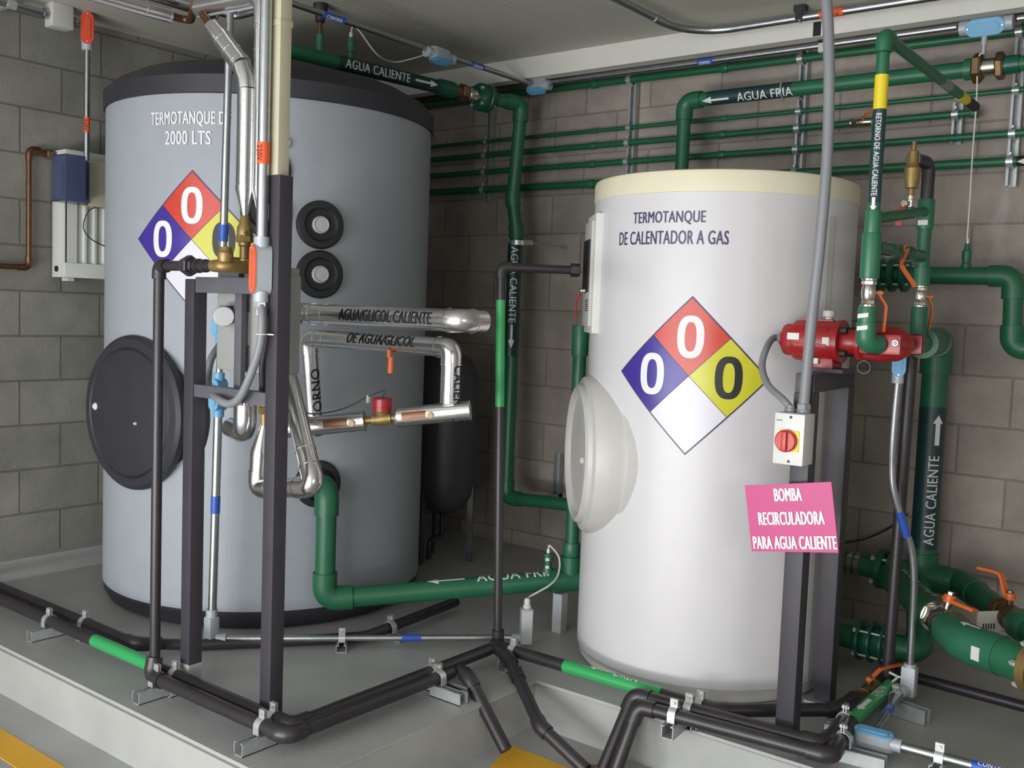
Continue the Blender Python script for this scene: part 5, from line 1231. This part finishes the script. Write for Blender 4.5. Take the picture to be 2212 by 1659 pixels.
part(pu, 'tag', MB().box((X1+0.075, py-0.05, pz-0.065), (0.04, 0.012, 0.018)), 'label_white', 'pale tag under the motor')
rg = thing('wire_ring', 'thin wire ring hanging under the pump', 'ring', (-1.048, 3.14, 1.214))
rc = Vector((-1.049, 3.14, 1.217))
part(rg, 'ring', MB().tube([rc+Vector((0.02*math.cos(k*PI/12), 0, 0.02*math.sin(k*PI/12))) for k in range(25)], 0.0009, 6), 'pvc_grey')

# switch box with rotary knob on the front leg
sc_ = Vector((-1.185, 2.905, 0.9931)); 
sbw, sbh = 0.096, 0.158
sw = thing('switch_box', 'white isolator switch box with a red rotary knob on the pump stand', 'switch', (sc_.x, 2.95, sc_.z))
part(sw, 'case', MB().box((sc_.x, 2.947, sc_.z), (sbw, 0.082, sbh), bevel=0.004), 'white_plastic')
kc_ = Vector((-1.189, 2.905, 0.9883))
part(sw, 'knob_plate', MB().box((kc_.x+0.006, 2.9045, kc_.z), (0.064, 0.004, 0.064), bevel=0.001), 'yellow_tape', 'yellow square plate')
kn = part(sw, 'rotary_knob', MB().lathe([(0.034, 0), (0.034, 0.012), (0.030, 0.016), (0, 0.017)], (kc_.x, 2.9025, kc_.z), (0, -1, 0), 32).box((kc_.x, 2.884, kc_.z), (0.016, 0.018, 0.058), bevel=0.003), 'red', 'red rotary knob')
for s in (-1, 1): part(sw, 'screw', MB().box((sc_.x+0.004, 2.9052, sc_.z+s*0.068), (0.007, 0.002, 0.007)), 'dark')
bm = bmesh.new(); flat_text(bm, 'EATON', 0.018, 0.004, 0, 0, 0.02)
decal(sw, 'lettering', bm, on_plane((sc_.x-0.032, 2.906, sc_.z+0.056), (1, 0, 0), (0, 0, 1), 0.001), 'text_black')
sg = [Vector((-1.341, 2.955, 0.8232)), Vector((-1.063, 2.955, 0.8727)), Vector((-1.028, 2.955, 0.6615)), Vector((-1.305, 2.955, 0.6162))]
ce = sum(sg, Vector())/4
t = thing('pump_sign', 'magenta sign reading BOMBA RECIRCULADORA PARA AGUA CALIENTE on the pump stand', 'sign', ce)
ctr = ce; uxs = ((sg[1]+sg[2])-(sg[0]+sg[3])).normalized(); uzs = Vector((0, -1, 0)).cross(-uxs)
loc2 = [((p-ctr).dot(uxs), (p-ctr).dot(uzs)) for p in sg]
if uzs.z < 0: uzs = -uzs; loc2 = [(a, -b) for a, b in loc2]
part(t, 'board', MB().prism([loc2[3], loc2[2], loc2[1], loc2[0]], ctr+Vector((0, 0.006, 0)), uxs, uzs, 0.006), 'magenta')
wdt = (sg[1]-sg[0]).length; hgt = (sg[0]-sg[3]).length
for s, wf, cu, cv in (('BOMBA', 0.31, 0.0, 0.345), ('RECIRCULADORA', 0.75, 0.005, -0.005), ('PARA AGUA CALIENTE', 0.95, 0.012, -0.365)):
    bm = bmesh.new(); flat_text(bm, s, wdt*wf, hgt*0.195, wdt*cu, hgt*cv, 0.03)
    decal(t, 'lettering', bm, on_plane(ctr, uxs, uzs, 0.0015), 'text_white', None, None, 'white lettering '+s)

# grey conduit to the switch box and flexible conduit to the pump
pv = [(-1.169, 2.955, 2.365), (-1.155, 2.955, 2.228), (-1.142, 2.955, 2.064), (-1.135, 2.955, 1.845), (-1.141, 2.955, 1.597), (-1.151, 2.955, 1.402), (-1.159, 2.955, 1.204)]
pvx, pvz = (-1.162, 2.955, 1.085)[0], sc_.z+sbh/2
t = thing('conduit', 'long grey plastic conduit dropping past the white tank to the switch box', 'conduit', (pvx, 2.955, pvz))
part(t, 'hose', MB().tube(smooth_curve([(pv[0][0]-0.002, 2.955, ZC-0.002)]+[p for p in pv if p[2] < ZC-0.03]+[(pvx, 2.955, pvz+0.02)], 10), 0.0165, 20), 'pvc_grey')
part(t, 'gland', MB().cyl((pvx, 2.955, pvz), (pvx, 2.955, pvz+0.012), 0.022).nut((pvx, 2.955, pvz+0.01), (pvx, 2.955, pvz+0.03), 0.022), 'pvc_grey')
fx_ = (-1.204, 2.955, 1.072)[0]
t = thing('flexible_conduit', 'short grey flexible conduit looping from the pump motor down to the switch box', 'conduit', (fx_, 2.955, pvz))
path = smooth_curve([(X0+0.002, py, pz), (X0-0.03, py-0.012, pz+0.002), (-1.357, 3.1, 1.261), (-1.347, 3.05, 1.205), (-1.303, 3, 1.149), (-1.234, 2.96, 1.11), (fx_, 2.955, pvz+0.012)], 14)
part(t, 'hose', MB().tube(path, [0.0115*(1 if k % 2 else 0.95) for k in range(len(path))], 18), 'pvc_grey')
part(t, 'gland', MB().cyl((fx_, 2.955, pvz), (fx_, 2.955, pvz+0.012), 0.018).cyl((fx_, 2.955, pvz+0.012), (fx_, 2.955, pvz+0.022), 0.014), 'pvc_grey')
part(t, 'gland', MB().cyl((X0-0.014, py-0.002, pz), (X0+0.001, py, pz), 0.017), 'pvc_grey')

# ================================================================== RETURN PIPE AND MANIFOLD
rx0, ry0_ = -1.012, 3.03
def rz_(v): return v[2]
zt = (-1.02, 3.03, 2.203)[2]
ret = thing('water_pipe', 'green pipe lettered RETORNO DE AGUA CALIENTE with a yellow band, coming down to the pump', 'pipe', (rx0, ry0_, 1.3))
yend = (-1.04, 4.159, 2.205)[1]
elbow_part(ret, (rx0, ry0_, 1.9), (rx0, ry0_, zt), (rx0-0.015, yend, zt), 0.0185, 'green', 1.3, 0.032)
run(ret, (rx0, ry0_+0.05, zt), (rx0-0.015, yend, zt), 0.0175, 'green')
zV1, zV2 = (-1.014, 3.03, 1.488)[2], (-1.014, 3.03, 1.405)[2]
zc_a = (-1.017, 3.03, 1.618)[2]
run(ret, (rx0, ry0_, zc_a), (rx0, ry0_, zt-0.05), 0.0185, 'green')
z_tee = (-1.014, 3.03, 1.67)[2]
sleeve(ret, (rx0, ry0_, zc_a), (rx0, ry0_, (-1.014, 3.03, 1.692)[2]), 0.0235, 'green_fit', 'tee')
sleeve(ret, (rx0, ry0_, zV1), (rx0, ry0_, zc_a+0.006), 0.0285, 'green_fit')
zy1, zy2 = (-1.019, 3.03, 2.088)[2], (-1.017, 3.03, 1.988)[2]
part(ret, 'yellow_band', MB().cyl((rx0, ry0_, zy2), (rx0, ry0_, zy1), 0.0197, seg=24), 'yellow_tape', 'yellow band')
zl1, zl2 = (-1.021, 3.03, 1.974)[2], (-1.013, 3.03, 1.733)[2]
part(ret, 'flow_band', MB().cyl((rx0, ry0_, zl2-0.02), (rx0, ry0_, zy2), 0.0191, seg=24), 'label_band', 'darker green label band')
nr = (0.22, -0.97, 0)
bm = bmesh.new(); flat_text(bm, 'RETORNO DE AGUA CALIENTE', zl1-zl2, 0.0155, 0, 0, 0.012); decal(ret, 'lettering', bm, on_pipe((rx0, ry0_, (zl1+zl2)/2), (0, 0, -1), nr, 0.0191, 0.001), 'text_white', None, 0.004, 'white lettering RETORNO DE AGUA CALIENTE')
bm = bmesh.new(); flat_arrow(bm, 0.042, 0.019, 0.017, 0, sgn=1, shaft=0.45); decal(ret, 'flow_arrow', bm, on_pipe((rx0, ry0_, zl2-0.026), (0, 0, -1), nr, 0.0191, 0.001), 'text_white', None, 0.004, 'white arrow')
yb_ = (-1.045, 3.97, 2.205)[1]
part(ret, 'yellow_band', MB().cyl((rx0-0.0125, yb_-0.05, zt), (rx0-0.013, yb_+0.05, zt), 0.0187, seg=24), 'yellow_tape', 'yellow band on the slanting run')
part(ret, 'end_band', MB().cyl((rx0-0.0135, yb_+0.06, zt), (rx0-0.015, yend+0.002, zt), 0.0189, seg=24), 'black_rubber', 'black end section')
yl = (-1.054, 3.671, 2.205)[1]
part(ret, 'strip_label', MB().cyl((rx0-0.009, yl, zt), (rx0-0.0095, yl+0.10, zt), 0.0183, seg=24), 'pvc_grey', 'greyish strip')
zE1 = pz
v1 = lever_valve('ball_valve', 'nickel-plated ball valve with orange lever on the return pipe, directly above the pump', (rx0, ry0_, (zV1+zV2)/2), (0, 0, 1), (0.75, 0.66, 0), (-0.9767, 3.08, 1.331), 0.0195, zV1-zV2)
zel = (-1.012, 3.03, 1.356)[2]
t = thing('pipe_elbow', 'green coupling and elbow under the return-pipe valve, turning into the pump', 'pipe elbow', (rx0, ry0_, zel))
sleeve(t, (rx0, ry0_, zel-0.008), (rx0, ry0_, zV2), 0.027, 'green_fit')
part(t, 'elbow', MB().tube(fillet([(rx0, ry0_, zel), (rx0, ry0_, pz), (xv, py-0.120, pz)], 0.035, 10), 0.030, 24), 'green_fit')
for za_ in (zV2-0.028, zV2-0.065): part(t, 'label', MB().box((rx0-0.002, ry0_-0.0285, za_), (0.032, 0.004, 0.013), ux=(1, 0.0, 0.15)), 'label_white', 'small white label')
# second riser behind
bx2, by2 = -1.0, 3.52
zr_top, zr_blk, zr_v1, zr_v2 = (-1.008, 3.52, 1.899)[2], (-0.9971, 3.52, 1.776)[2], (-1.007, 3.52, 1.487)[2], (-1.007, 3.52, 1.417)[2]
rs = thing('water_pipe', 'green riser with black upper part and elbow, behind the return pipe', 'pipe', (bx2, by2, zr_v1))
run(rs, (bx2, by2, zr_v1), (bx2, by2, zr_blk), 0.0215, 'green')
zx = (-1.023, 3.52, 1.733)[2]
sleeve(rs, (bx2, by2, zx-0.055), (bx2, by2, zx+0.045), 0.027, 'green_fit', 'tee')
part(rs, 'black_section', MB().tube(fillet([(bx2, by2, zr_blk), (bx2, by2, zr_top), (bx2-0.02, by2-0.085, zr_top)], 0.03, 8), 0.021, 22), 'black_pipe', 'black bent upper section')
part(rs, 'label', MB().box((bx2, by2-0.0285, zx-0.035), (0.032, 0.003, 0.017)), 'label_white', 'small white label')
part(rs, 'coupling', MB().cyl((bx2, by2, zr_v1), (bx2, by2, zr_v1+0.06), 0.026), 'green_fit')
cr = thing('water_pipe', 'short green cross pipe joining the return pipe to the riser behind it', 'pipe', (rx0, ry0_+0.02, (z_tee+zx)/2))
run(cr, (rx0, ry0_+0.022, z_tee), (bx2, by2-0.025, zx), 0.0165, 'green')
# brass relief valve beside the riser top
bz0, bz1 = (-1.02, 3.4, 1.778)[2], (-1.017, 3.4, 1.952)[2]
bxx, byy = (-1.017, 3.4, 1.856)[0], 3.40
t = thing('relief_valve', 'brass relief valve with a narrow top spindle, joined to the black elbow', 'valve', (bxx, byy, bz0))
H = bz1-bz0
part(t, 'body', MB().lathe([(0.010, 0), (0.010, H*0.12), (0.020, H*0.14), (0.024, H*0.28), (0.026, H*0.5), (0.02, H*0.54), (0.018, H*0.6), (0.016, H*0.82), (0.008, H*0.84), (0.007, H), (0, H)], (bxx, byy, bz0), seg=20), 'brass')
part(t, 'side_outlet', MB().cyl((bxx, byy, zr_top-0.004), (bx2-0.02, by2-0.085, zr_top), 0.021).nut((bxx, byy, zr_top-0.004), (bxx+(bx2-0.02-bxx)*0.6, byy+(by2-0.085-byy)*0.6, zr_top-0.002), 0.028), 'black_pipe')
rvz = bz0
t = thing('drain_valve', 'little chrome valve with a red lever under the brass relief valve', 'valve', (bxx, byy, rvz-0.05))
part(t, 'body', MB().cyl((bxx, byy, rvz-0.055), (bxx, byy, rvz-0.001), 0.011).nut((bxx, byy, rvz-0.04), (bxx, byy, rvz-0.015), 0.016), 'chrome')
part(t, 'lever', MB().bar([Vector((bxx-0.012, byy-0.02, rvz-0.03)), Vector((bxx-0.022, byy-0.024, rvz-0.05)), Vector((bxx-0.026, byy-0.024, rvz-0.10))], 0.02, 0.004, up=(1, 0, 0)), 'red_pump', 'dark red lever')
part(t, 'lever_hub', MB().nut((bxx-0.006, byy-0.008, rvz-0.028), (bxx-0.014, byy-0.026, rvz-0.028), 0.013), 'chrome')
part(t, 'base', MB().cyl((bxx, byy, rvz-0.055), (bxx, byy, zx+0.014), 0.013), 'green_fit')
# valve between return and riser (lever higher up)
zq_ = (-1.008, 3.25, 1.585)[2]
t = lever_valve('ball_valve', 'dark green ball valve with the highest orange lever, between the return pipe and the riser', (-1.005, 3.28, zq_), (0.03, 1, 0), (0.7, -0.7, 0.25), (-0.9642, 3.33, 1.478), 0.022, 0.19, 'green_dark')
cr2 = thing('water_pipe', 'dark stub pipes either side of the highest orange-levered valve', 'pipe', (-1.005, 3.1, zq_))
run(cr2, (-1.008, ry0_+0.028, zq_), (-1.006, 3.186, zq_), 0.02, 'green_dark'); run(cr2, (-1.004, 3.374, zq_), (bx2, by2-0.022, zq_), 0.02, 'green_dark')
# lower valve of the riser and the elbow into the delivery pipe
v2 = lever_valve('ball_valve', 'nickel-plated ball valve with orange lever under the rear riser', (bx2, by2, (zr_v1+zr_v2)/2), (0, 0, 1), (0.75, 0.66, 0), (-0.9813, 3.57, 1.338), 0.018, zr_v1-zr_v2)
zd = (-1.135, 4.25, 1.292)[2]
t = thing('pipe_elbow', 'green coupling and tee on the delivery side of the pump under the rear valve', 'pipe elbow', (bx2, by2, zr_v2-0.05))
sleeve(t, (bx2, by2, pz+0.02), (bx2, by2, zr_v2), 0.027, 'green_fit')
part(t, 'tee', MB().tube([(xv, py+0.119, pz), (bx2, by2+0.06, pz)], 0.033, 24), 'green')
# delivery pipe AGUA CALIENTE (right)
DX, DY = -1.137, 4.28
dzt = zd
dl = pipeline('water_pipe', 'thickest green upright pipe lettered AGUA CALIENTE with an arrow pointing up', 'pipe', [(bx2, by2+0.06, pz), (DX, DY, dzt), (DX, DY, 0.36)], 0.052, 'green', 'green', 1.18, 0.085)
nt_ = (0.55, -0.83, 0)
z1, z2 = (-1.124, 4.22, 0.4595)[2], (-1.131, 4.22, 0.8271)[2]
part(dl, 'flow_band', MB().cyl((DX, DY, z1-0.02), (DX, DY, z2+0.2), 0.0528, seg=28), 'label_band', 'darker green label band')
bm = bmesh.new(); flat_text(bm, 'AGUA CALIENTE', z2-z1, 0.042, 0, 0, 0.012); decal(dl, 'lettering', bm, on_pipe((DX, DY, (z1+z2)/2), (0, 0, 1), nt_, 0.0528, 0.0012), 'text_white', None, 0.008, 'white lettering AGUA CALIENTE')
z3, z4 = (-1.125, 4.22, 0.8714)[2], (-1.118, 4.22, 0.9948)[2]
bm = bmesh.new(); flat_arrow(bm, z4-z3, 0.042, 0.035, 0, sgn=1, shaft=0.45); decal(dl, 'flow_arrow', bm, on_pipe((DX, DY, (z3+z4)/2), (0, 0, 1), (0.65, -0.75, 0), 0.0528, 0.0012), 'text_white', None, 0.008, 'white arrow')
# wall-side horizontal pipe at mid height with its own drop
hz = 1.563
ho_ = pipeline('water_pipe', 'horizontal green pipe at mid height on the back wall, elbowed down and away', 'pipe', [(-1.48, 4.34, hz), ((-0.8821, 4.34, 1.553)[0], 4.34, hz), ((-0.8721, 4.34, 1.279)[0], 4.34, (-0.8721, 4.34, 1.279)[2]), (0.1, 4.34, (-0.8721, 4.34, 1.279)[2])], 0.036, 'green', 'green', 1.22, 0.06)
xs_ = (-1.063, 4.34, 1.593)[0]
t = thing('temperature_sensor', 'small sensor pocket on top of the mid-height wall pipe, below the hanging cable', 'sensor', (xs_, 4.34, hz+0.036))
part(t, 'pocket', MB().lathe([(0.02, 0.03), (0.018, 0.05), (0.014, 0.052), (0.018, 0.07), (0.018, 0.10), (0.012, 0.105), (0.009, 0.13)], (xs_, 4.34, hz), seg=18), 'green_fit')
part(t, 'tip', MB().cyl((xs_, 4.34, hz+0.13), (xs_, 4.34, hz+0.15), 0.007), 'zinc')
xf = (-1.366, 4.34, 1.586)[0]
t = thing('flanged_valve', 'dark green flanged joint on the mid-height wall pipe, half hidden by the return pipe', 'valve', (xf, 4.34, hz))
for k, dx in enumerate((-0.05, 0.0, 0.05)): part(t, 'flange', MB().lathe([(0.06, 0), (0.07, 0.006), (0.07, 0.024), (0.06, 0.03)], (xf+dx, 4.34, hz), (1, 0, 0), 32), 'green_dark')
for k in range(4):
    a = PI/4+k*PI/2; c = Vector((xf-0.06, 4.34+0.056*math.cos(a), hz+0.056*math.sin(a))); part(t, 'bolt', MB().cyl(c, c+Vector((0.15, 0, 0)), 0.005).nut(c, c+Vector((0.01, 0, 0)), 0.01), 'zinc')

# ================================================================== LOW PIPES IN THE FAR CORNER
LZ = 0.318
lo_ = thing('water_pipe', 'thick low green pipe along the back wall foot, under the AGUA CALIENTE upright', 'pipe', (-1.5, DY, LZ))
run(lo_, (-1.62, DY, LZ), (DX+0.13, DY, LZ), 0.047, 'green')
part(lo_, 'tee', MB().cyl((DX-0.09, DY, LZ), (DX+0.10, DY, LZ), 0.058, seg=28).cyl((DX, DY, LZ), (DX, DY, LZ+0.10), 0.060, seg=28), 'green')
xu_ = (-1.409, 4.24, 0.3176)[0]
for dx in (-0.03, 0.0): part(lo_, 'union_ring', MB().cyl((xu_+dx, DY, LZ), (xu_+dx+0.022, DY, LZ), 0.0505, seg=28), 'chrome')
xv_ = (-1.282, 4.24, 0.2959)[0]
t = thing('flanged_valve', 'dark green flanged valve on the low back-wall pipe behind the black uprights', 'valve', (xv_, DY, LZ))
for dx in (-0.035, 0.012): part(t, 'flange', MB().lathe([(0.07, 0), (0.085, 0.006), (0.085, 0.03), (0.07, 0.036)], (xv_+dx, DY, LZ), (1, 0, 0), 36), 'green_dark')
for k in range(4):
    a = PI/4+k*PI/2; c = Vector((xv_-0.05, DY+0.07*math.cos(a), LZ+0.07*math.sin(a))); part(t, 'bolt', MB().cyl(c, c+Vector((0.11, 0, 0)), 0.006).nut(c, c+Vector((0.012, 0, 0)), 0.012), 'zinc')
P1a, P1b, P1c = Vector((DX+0.13, DY, LZ)), Vector((-0.9862, 4.29, 0.3)), Vector((-0.7313, 3.913, 0.3))
P1b = Vector((-0.985, DY, LZ)); dP = (Vector((P1c.x, P1c.y, 0))-Vector((P1b.x, P1b.y, 0))).normalized()
p1 = thing('water_pipe', 'upper of the two green pipes angling forward from the low back-wall tee', 'pipe', P1b)
part(p1, 'bend', MB().tube(fillet([(DX+0.10, DY, LZ), P1b, P1b+dP*0.16], 0.09, 8), 0.055, 28), 'green')
L1 = (P1c-P1b).length
run(p1, P1b+dP*0.14, P1b+dP*(L1-0.07), 0.047, 'green')
vc = P1b+dP*(L1-0.0)
t = lever_valve('ball_valve', 'big ball valve with a broad raised orange lever, near the back wall', vc, dP, (0, 0, 1), vc+Vector((-0.12, 0.04, 0.15)), 0.042, 0.15, 'bronze')
tg = Vector((-0.7724, 3.903, 0.3))
t = thing('paper_tag', 'white paper tag with a printed grid hanging on the broad-levered valve', 'tag', vc+Vector((-0.03, -0.07, 0)))
tc_ = vc+Vector((-0.055, -0.045, -0.02)); part(t, 'paper', MB().box(tc_, (0.085, 0.003, 0.075), ux=(0.85, 0.5, 0.1)), 'label_white')
m = MB()
for k in range(5): m.box(tc_+Vector((0.85, 0.5, 0.1)).normalized()*(-0.018+k*0.009)+Vector((0.5, -0.86, 0))*0.002+Vector((0, 0, -0.018)), (0.004, 0.002, 0.02), ux=(0.85, 0.5, 0.1))
part(t, 'print', m, 'dark')
p1x = thing('water_pipe', 'green pipe end past the broad-levered valve, running out towards the camera', 'pipe', vc+dP*0.075)
run(p1x, vc+dP*0.075, vc+dP*0.6, 0.045, 'green'); sleeve(p1x, vc+dP*0.075, vc+dP*0.17, 0.056, 'green_fit')
# second angled pipe
Q0, Q1, Q2 = Vector((-1.245, 4.225, 0.305)), Vector((-0.7865, 3.537, 0.3)), Vector((-0.6149, 3.457, 0.3))
Q1.z = 0.30; d1 = (Q1-Q0).normalized(); d2 = (Q2-Q1).normalized(); LQ = (Q1-Q0).length
p2 = thing('water_pipe', 'lower green pipe lettered AGUA FRIA, angling forward to a large elbow', 'pipe', Q1)
vq_ = Q0+d1*(LQ*0.745)
run(p2, Q0+d1*0.0, vq_-d1*0.075, 0.058, 'green')
bm = bmesh.new(); flat_text(bm, 'AGUA FRIA', 0.40, 0.05, 0, 0, 0.012); decal(p2, 'lettering', bm, on_pipe(Q0+d1*(LQ*0.34), d1, (0.45, 0.1, 0.9), 0.058, 0.0015), 'text_white', None, 0.008, 'white lettering AGUA FRIA')
t = lever_valve('ball_valve', 'big nickel-plated ball valve with a broad orange lever on the lower angled pipe', vq_, d1, (0.15, 0.15, 1), vq_+d1*0.02+Vector((0.10, -0.02, 0.075)), 0.05, 0.15, 'chrome')
p2e = thing('pipe_elbow', 'large green elbow with a white label and arrow in front of the brass flange', 'pipe elbow', Q1)
part(p2e, 'elbow', MB().tube(fillet([vq_+d1*0.076, Q1, Q1+d2*0.14], 0.14, 10), 0.066, 30), 'green_fit')
part(p2e, 'run_out', MB().cyl(Q1+d2*0.13, Q1+d2*0.24, 0.062, seg=30), 'green')
lp = Q1+d2*0.09+Vector((d2.y, -d2.x, 0)).normalized()*0.066
part(p2e, 'label', MB().box(lp, (0.03, 0.004, 0.045), ux=d2), 'label_white', 'small white label')
bm = bmesh.new(); flat_arrow(bm, 0.08, 0.03, 0.03, 0, sgn=-1); decal(p2e, 'flow_arrow', bm, on_pipe(Q1+d2*0.02, d2, (0.1, -0.2, 1), 0.066, 0.002), 'text_white', None, 0.008, 'white arrow')
fz_ = Q1+d2*0.24
t = thing('brass_flange', 'heavy brass flange with bolts where the lower angled pipe leaves the picture', 'pipe flange', fz_)
part(t, 'flange', MB().lathe([(0.07, 0.0), (0.085, 0.003), (0.085, 0.028), (0.08, 0.032)], fz_, d2, 36).lathe([(0.08, 0.045), (0.09, 0.048), (0.09, 0.10), (0.07, 0.105)], fz_, d2, 36).cyl(fz_+d2*0.03, fz_+d2*0.05, 0.06), 'brass')
pu_, pv_ = perp(d2)
for k in range(6):
    a = 0.3+k*PI/3; c = fz_+(pu_*math.cos(a)+pv_*math.sin(a))*0.074; part(t, 'bolt', MB().nut(c-d2*0.016, c, 0.011).cyl(c-d2*0.022, c+d2*0.1, 0.006), 'zinc')
run(thing('water_pipe', 'green pipe beyond the heavy brass flange', 'pipe', fz_+d2*0.105), fz_+d2*0.106, fz_+d2*0.5, 0.06, 'green')
# low joint close to the floor
fx0 = Vector((-1.20, 3.90, 0.115))
t = thing('flexible_joint', 'dark green ribbed flanged joint close to the floor behind the pump stand', 'pipe joint', fx0)
part(t, 'bellows', MB().lathe([(0.045, -0.08), (0.05, -0.04), (0.065, -0.02), (0.055, 0.0), (0.065, 0.02), (0.05, 0.04), (0.045, 0.08)], fx0, (1, 0, 0), 32), 'green_dark')
for dx in (-0.045, 0.0, 0.045): part(t, 'flange', MB().lathe([(0.07, -0.007), (0.08, -0.004), (0.08, 0.004), (0.07, 0.007)], fx0+Vector((dx, 0, 0)), (1, 0, 0), 36), 'green_dark')
for k in range(4):
    a = PI/4+k*PI/2; c = fx0+Vector((-0.065, 0.066*math.cos(a), 0.066*math.sin(a))); part(t, 'tie_bolt', MB().cyl(c, c+Vector((0.13, 0, 0)), 0.005).nut(c, c+Vector((0.012, 0, 0)), 0.01), 'zinc')
pl_ = thing('water_pipe', 'dark low green pipe with an elbow, passing through the ribbed joint near the floor', 'pipe', fx0-Vector((0.3, 0, 0)))
run(pl_, fx0-Vector((0.34, 0, 0)), fx0-Vector((0.08, 0, 0)), 0.045, 'green')
part(pl_, 'elbow', MB().tube(fillet([fx0+Vector((0.08, 0, 0)), fx0+Vector((0.17, 0.02, 0)), (DX+0.0, DY-0.02, LZ-0.02)], 0.09, 9), 0.05, 26), 'green')
# thin black cable behind the stand
t = thing('cable', 'thin black cable sagging across the back wall behind the pump stand', 'cable', (-1.5, 4.5, 0.5))
part(t, 'wire', MB().tube(smooth_curve([(-1.811, 4.5, 0.2664), (-1.529, 4.5, 0.3554), (-1.427, 4.5, 0.3985), (-1.329, 4.5, 0.4672), (-1.273, 4.5, 0.5279)], 8), 0.004, 8), 'wire_black')

# ================================================================== BLACK UPRIGHT AND CONDUIT BEHIND THE PUMP
bt = Vector((-1.05, 3.62, 1.28)); bb_ = Vector((-1.068, 3.652, 0.05))
t = thing('drain_pipe', 'tall black upright pipe behind the pump, ending in a floor elbow', 'pipe', (bb_.x, bb_.y, 0.05))
run(t, (bb_.x, 3.66, 0.1), (bt.x-0.005, 3.66, pz+0.02), 0.021, 'black_pipe')
elbow_part(t, (bb_.x, 3.66, 0.3), (bb_.x, 3.66, 0.055), (bb_.x-0.01, 4.0, 0.055), 0.021, 'black_pipe', 1.25, 0.035)
cc = [(-1.034, 3.45, 1.182), (-1.044, 3.47, 1.042), (-1.05, 3.49, 0.8798), (-1.041, 3.5, 0.7834), (-1.012, 3.53, 0.6706), (-0.987, 3.56, 0.5805), (-0.9765, 3.58, 0.4724), (-0.9773, 3.6, 0.3192), (-0.9777, 3.61, 0.1563)]
t = thing('conduit', 'bent galvanised conduit with a blue tag running down from the pump to the floor box', 'conduit', cc[-1])
part(t, 'pipe_run', MB().tube(smooth_curve(cc, 8), 0.0125, 18), 'galv')
a_, b_ = Vector((-1.013, 3.527, 0.6837)), Vector((-0.9967, 3.547, 0.6217)); part(t, 'marker_tape', MB().tube(smooth_curve([cc[3], cc[4], cc[5]], 8)[5:13], 0.0142, 18), 'blue_tape', 'blue tape')
cbz = Vector((-1.036, 3.45, 1.229))
conduit_body('conduit_box', 'sky-blue covered conduit box hanging under the red pump', cbz, (0, 0, 1), (0.35, -1, 0), 0.10, 0.042, 0.04)
lb2 = Vector(cc[-1])
t = thing('conduit_box', 'grey corner conduit box at the foot of the bent conduit, with a wing screw', 'conduit body', (lb2.x, lb2.y, 0.06))
part(t, 'box', MB().box((lb2.x, lb2.y, (lb2.z+0.05)/2-0.005), (0.05, 0.045, lb2.z-0.05), bevel=0.006), 'box_grey')
part(t, 'hub', MB().cyl((lb2.x, lb2.y, lb2.z-0.035), (lb2.x, lb2.y, lb2.z+0.004), 0.021), 'box_grey')
part(t, 'hub', MB().cyl((lb2.x-0.004, lb2.y-0.02, 0.067), (lb2.x-0.012, lb2.y-0.06, 0.067), 0.02), 'box_grey')
ws = Vector((lb2.x-0.035, lb2.y-0.01, lb2.z-0.05)); part(t, 'wing_screw', MB().cyl(ws, ws+Vector((0.03, 0.005, 0)), 0.004, seg=8).bar([ws, ws+Vector((-0.03, -0.01, 0.012))], 0.008, 0.002).bar([ws, ws+Vector((-0.025, -0.008, -0.03))], 0.008, 0.002), 'zinc')
ca, cb2 = Vector((lb2.x-0.012, lb2.y-0.06, 0.067)), Vector((-0.95, 3.177, 0.067))
t = thing('conduit', 'short galvanised floor conduit with a blue tag between the two floor boxes', 'conduit', cb2)
run(t, ca, cb2, 0.0135, 'galv')
k = (cb2-ca); tape(t, ca+k*0.42, ca+k*0.60, 0.0135, 'blue_tape', 'CONTROL', (0.2, -0.3, 1))
fb1 = Vector((-0.9416, 3.129, 0.065)); xd = Vector((1, 0.06, 0)).normalized()
conduit_body('conduit_box', 'conduit box with an oval sky-blue lid lying on the floor by the plinth edge', (fb1.x, fb1.y, 0.052), xd, (0, -0.15, 1), 0.125, 0.046, 0.046, hubs=(0, 1))
c2a, c2b = Vector((fb1.x, fb1.y, 0.052))+xd*0.085, Vector((fb1.x, fb1.y, 0.052))+xd*0.95
t = thing('conduit', 'galvanised floor conduit with a blue tag leaving the oval-lidded box', 'conduit', c2a)
run(t, c2a, c2b, 0.0145, 'galv'); tq = Vector((-0.6591, 3.185, 0.052)); k = (tq-c2a).dot(xd); tape(t, c2a+xd*k, c2a+xd*(k+0.12), 0.0145, 'blue_tape', 'CONTROL', (0, -0.4, 1))
tq = Vector((-0.7503, 3.179, 0.052)); k = (tq-c2a).dot(xd); kp = c2a+xd*k
floor_clamp('pale clamp holding the floor conduit that leaves the oval-lidded box', (kp.x, kp.y), xd, 0.0145, 0.052, 0.09, 0.0, 0.0)
floor_clamp('clamp with an open channel end at the foot of the bent conduit', (ca.x-0.004, ca.y-0.035), (0.15, 1, 0), 0.0135, 0.067, 0.13, 0.0, 0.05)
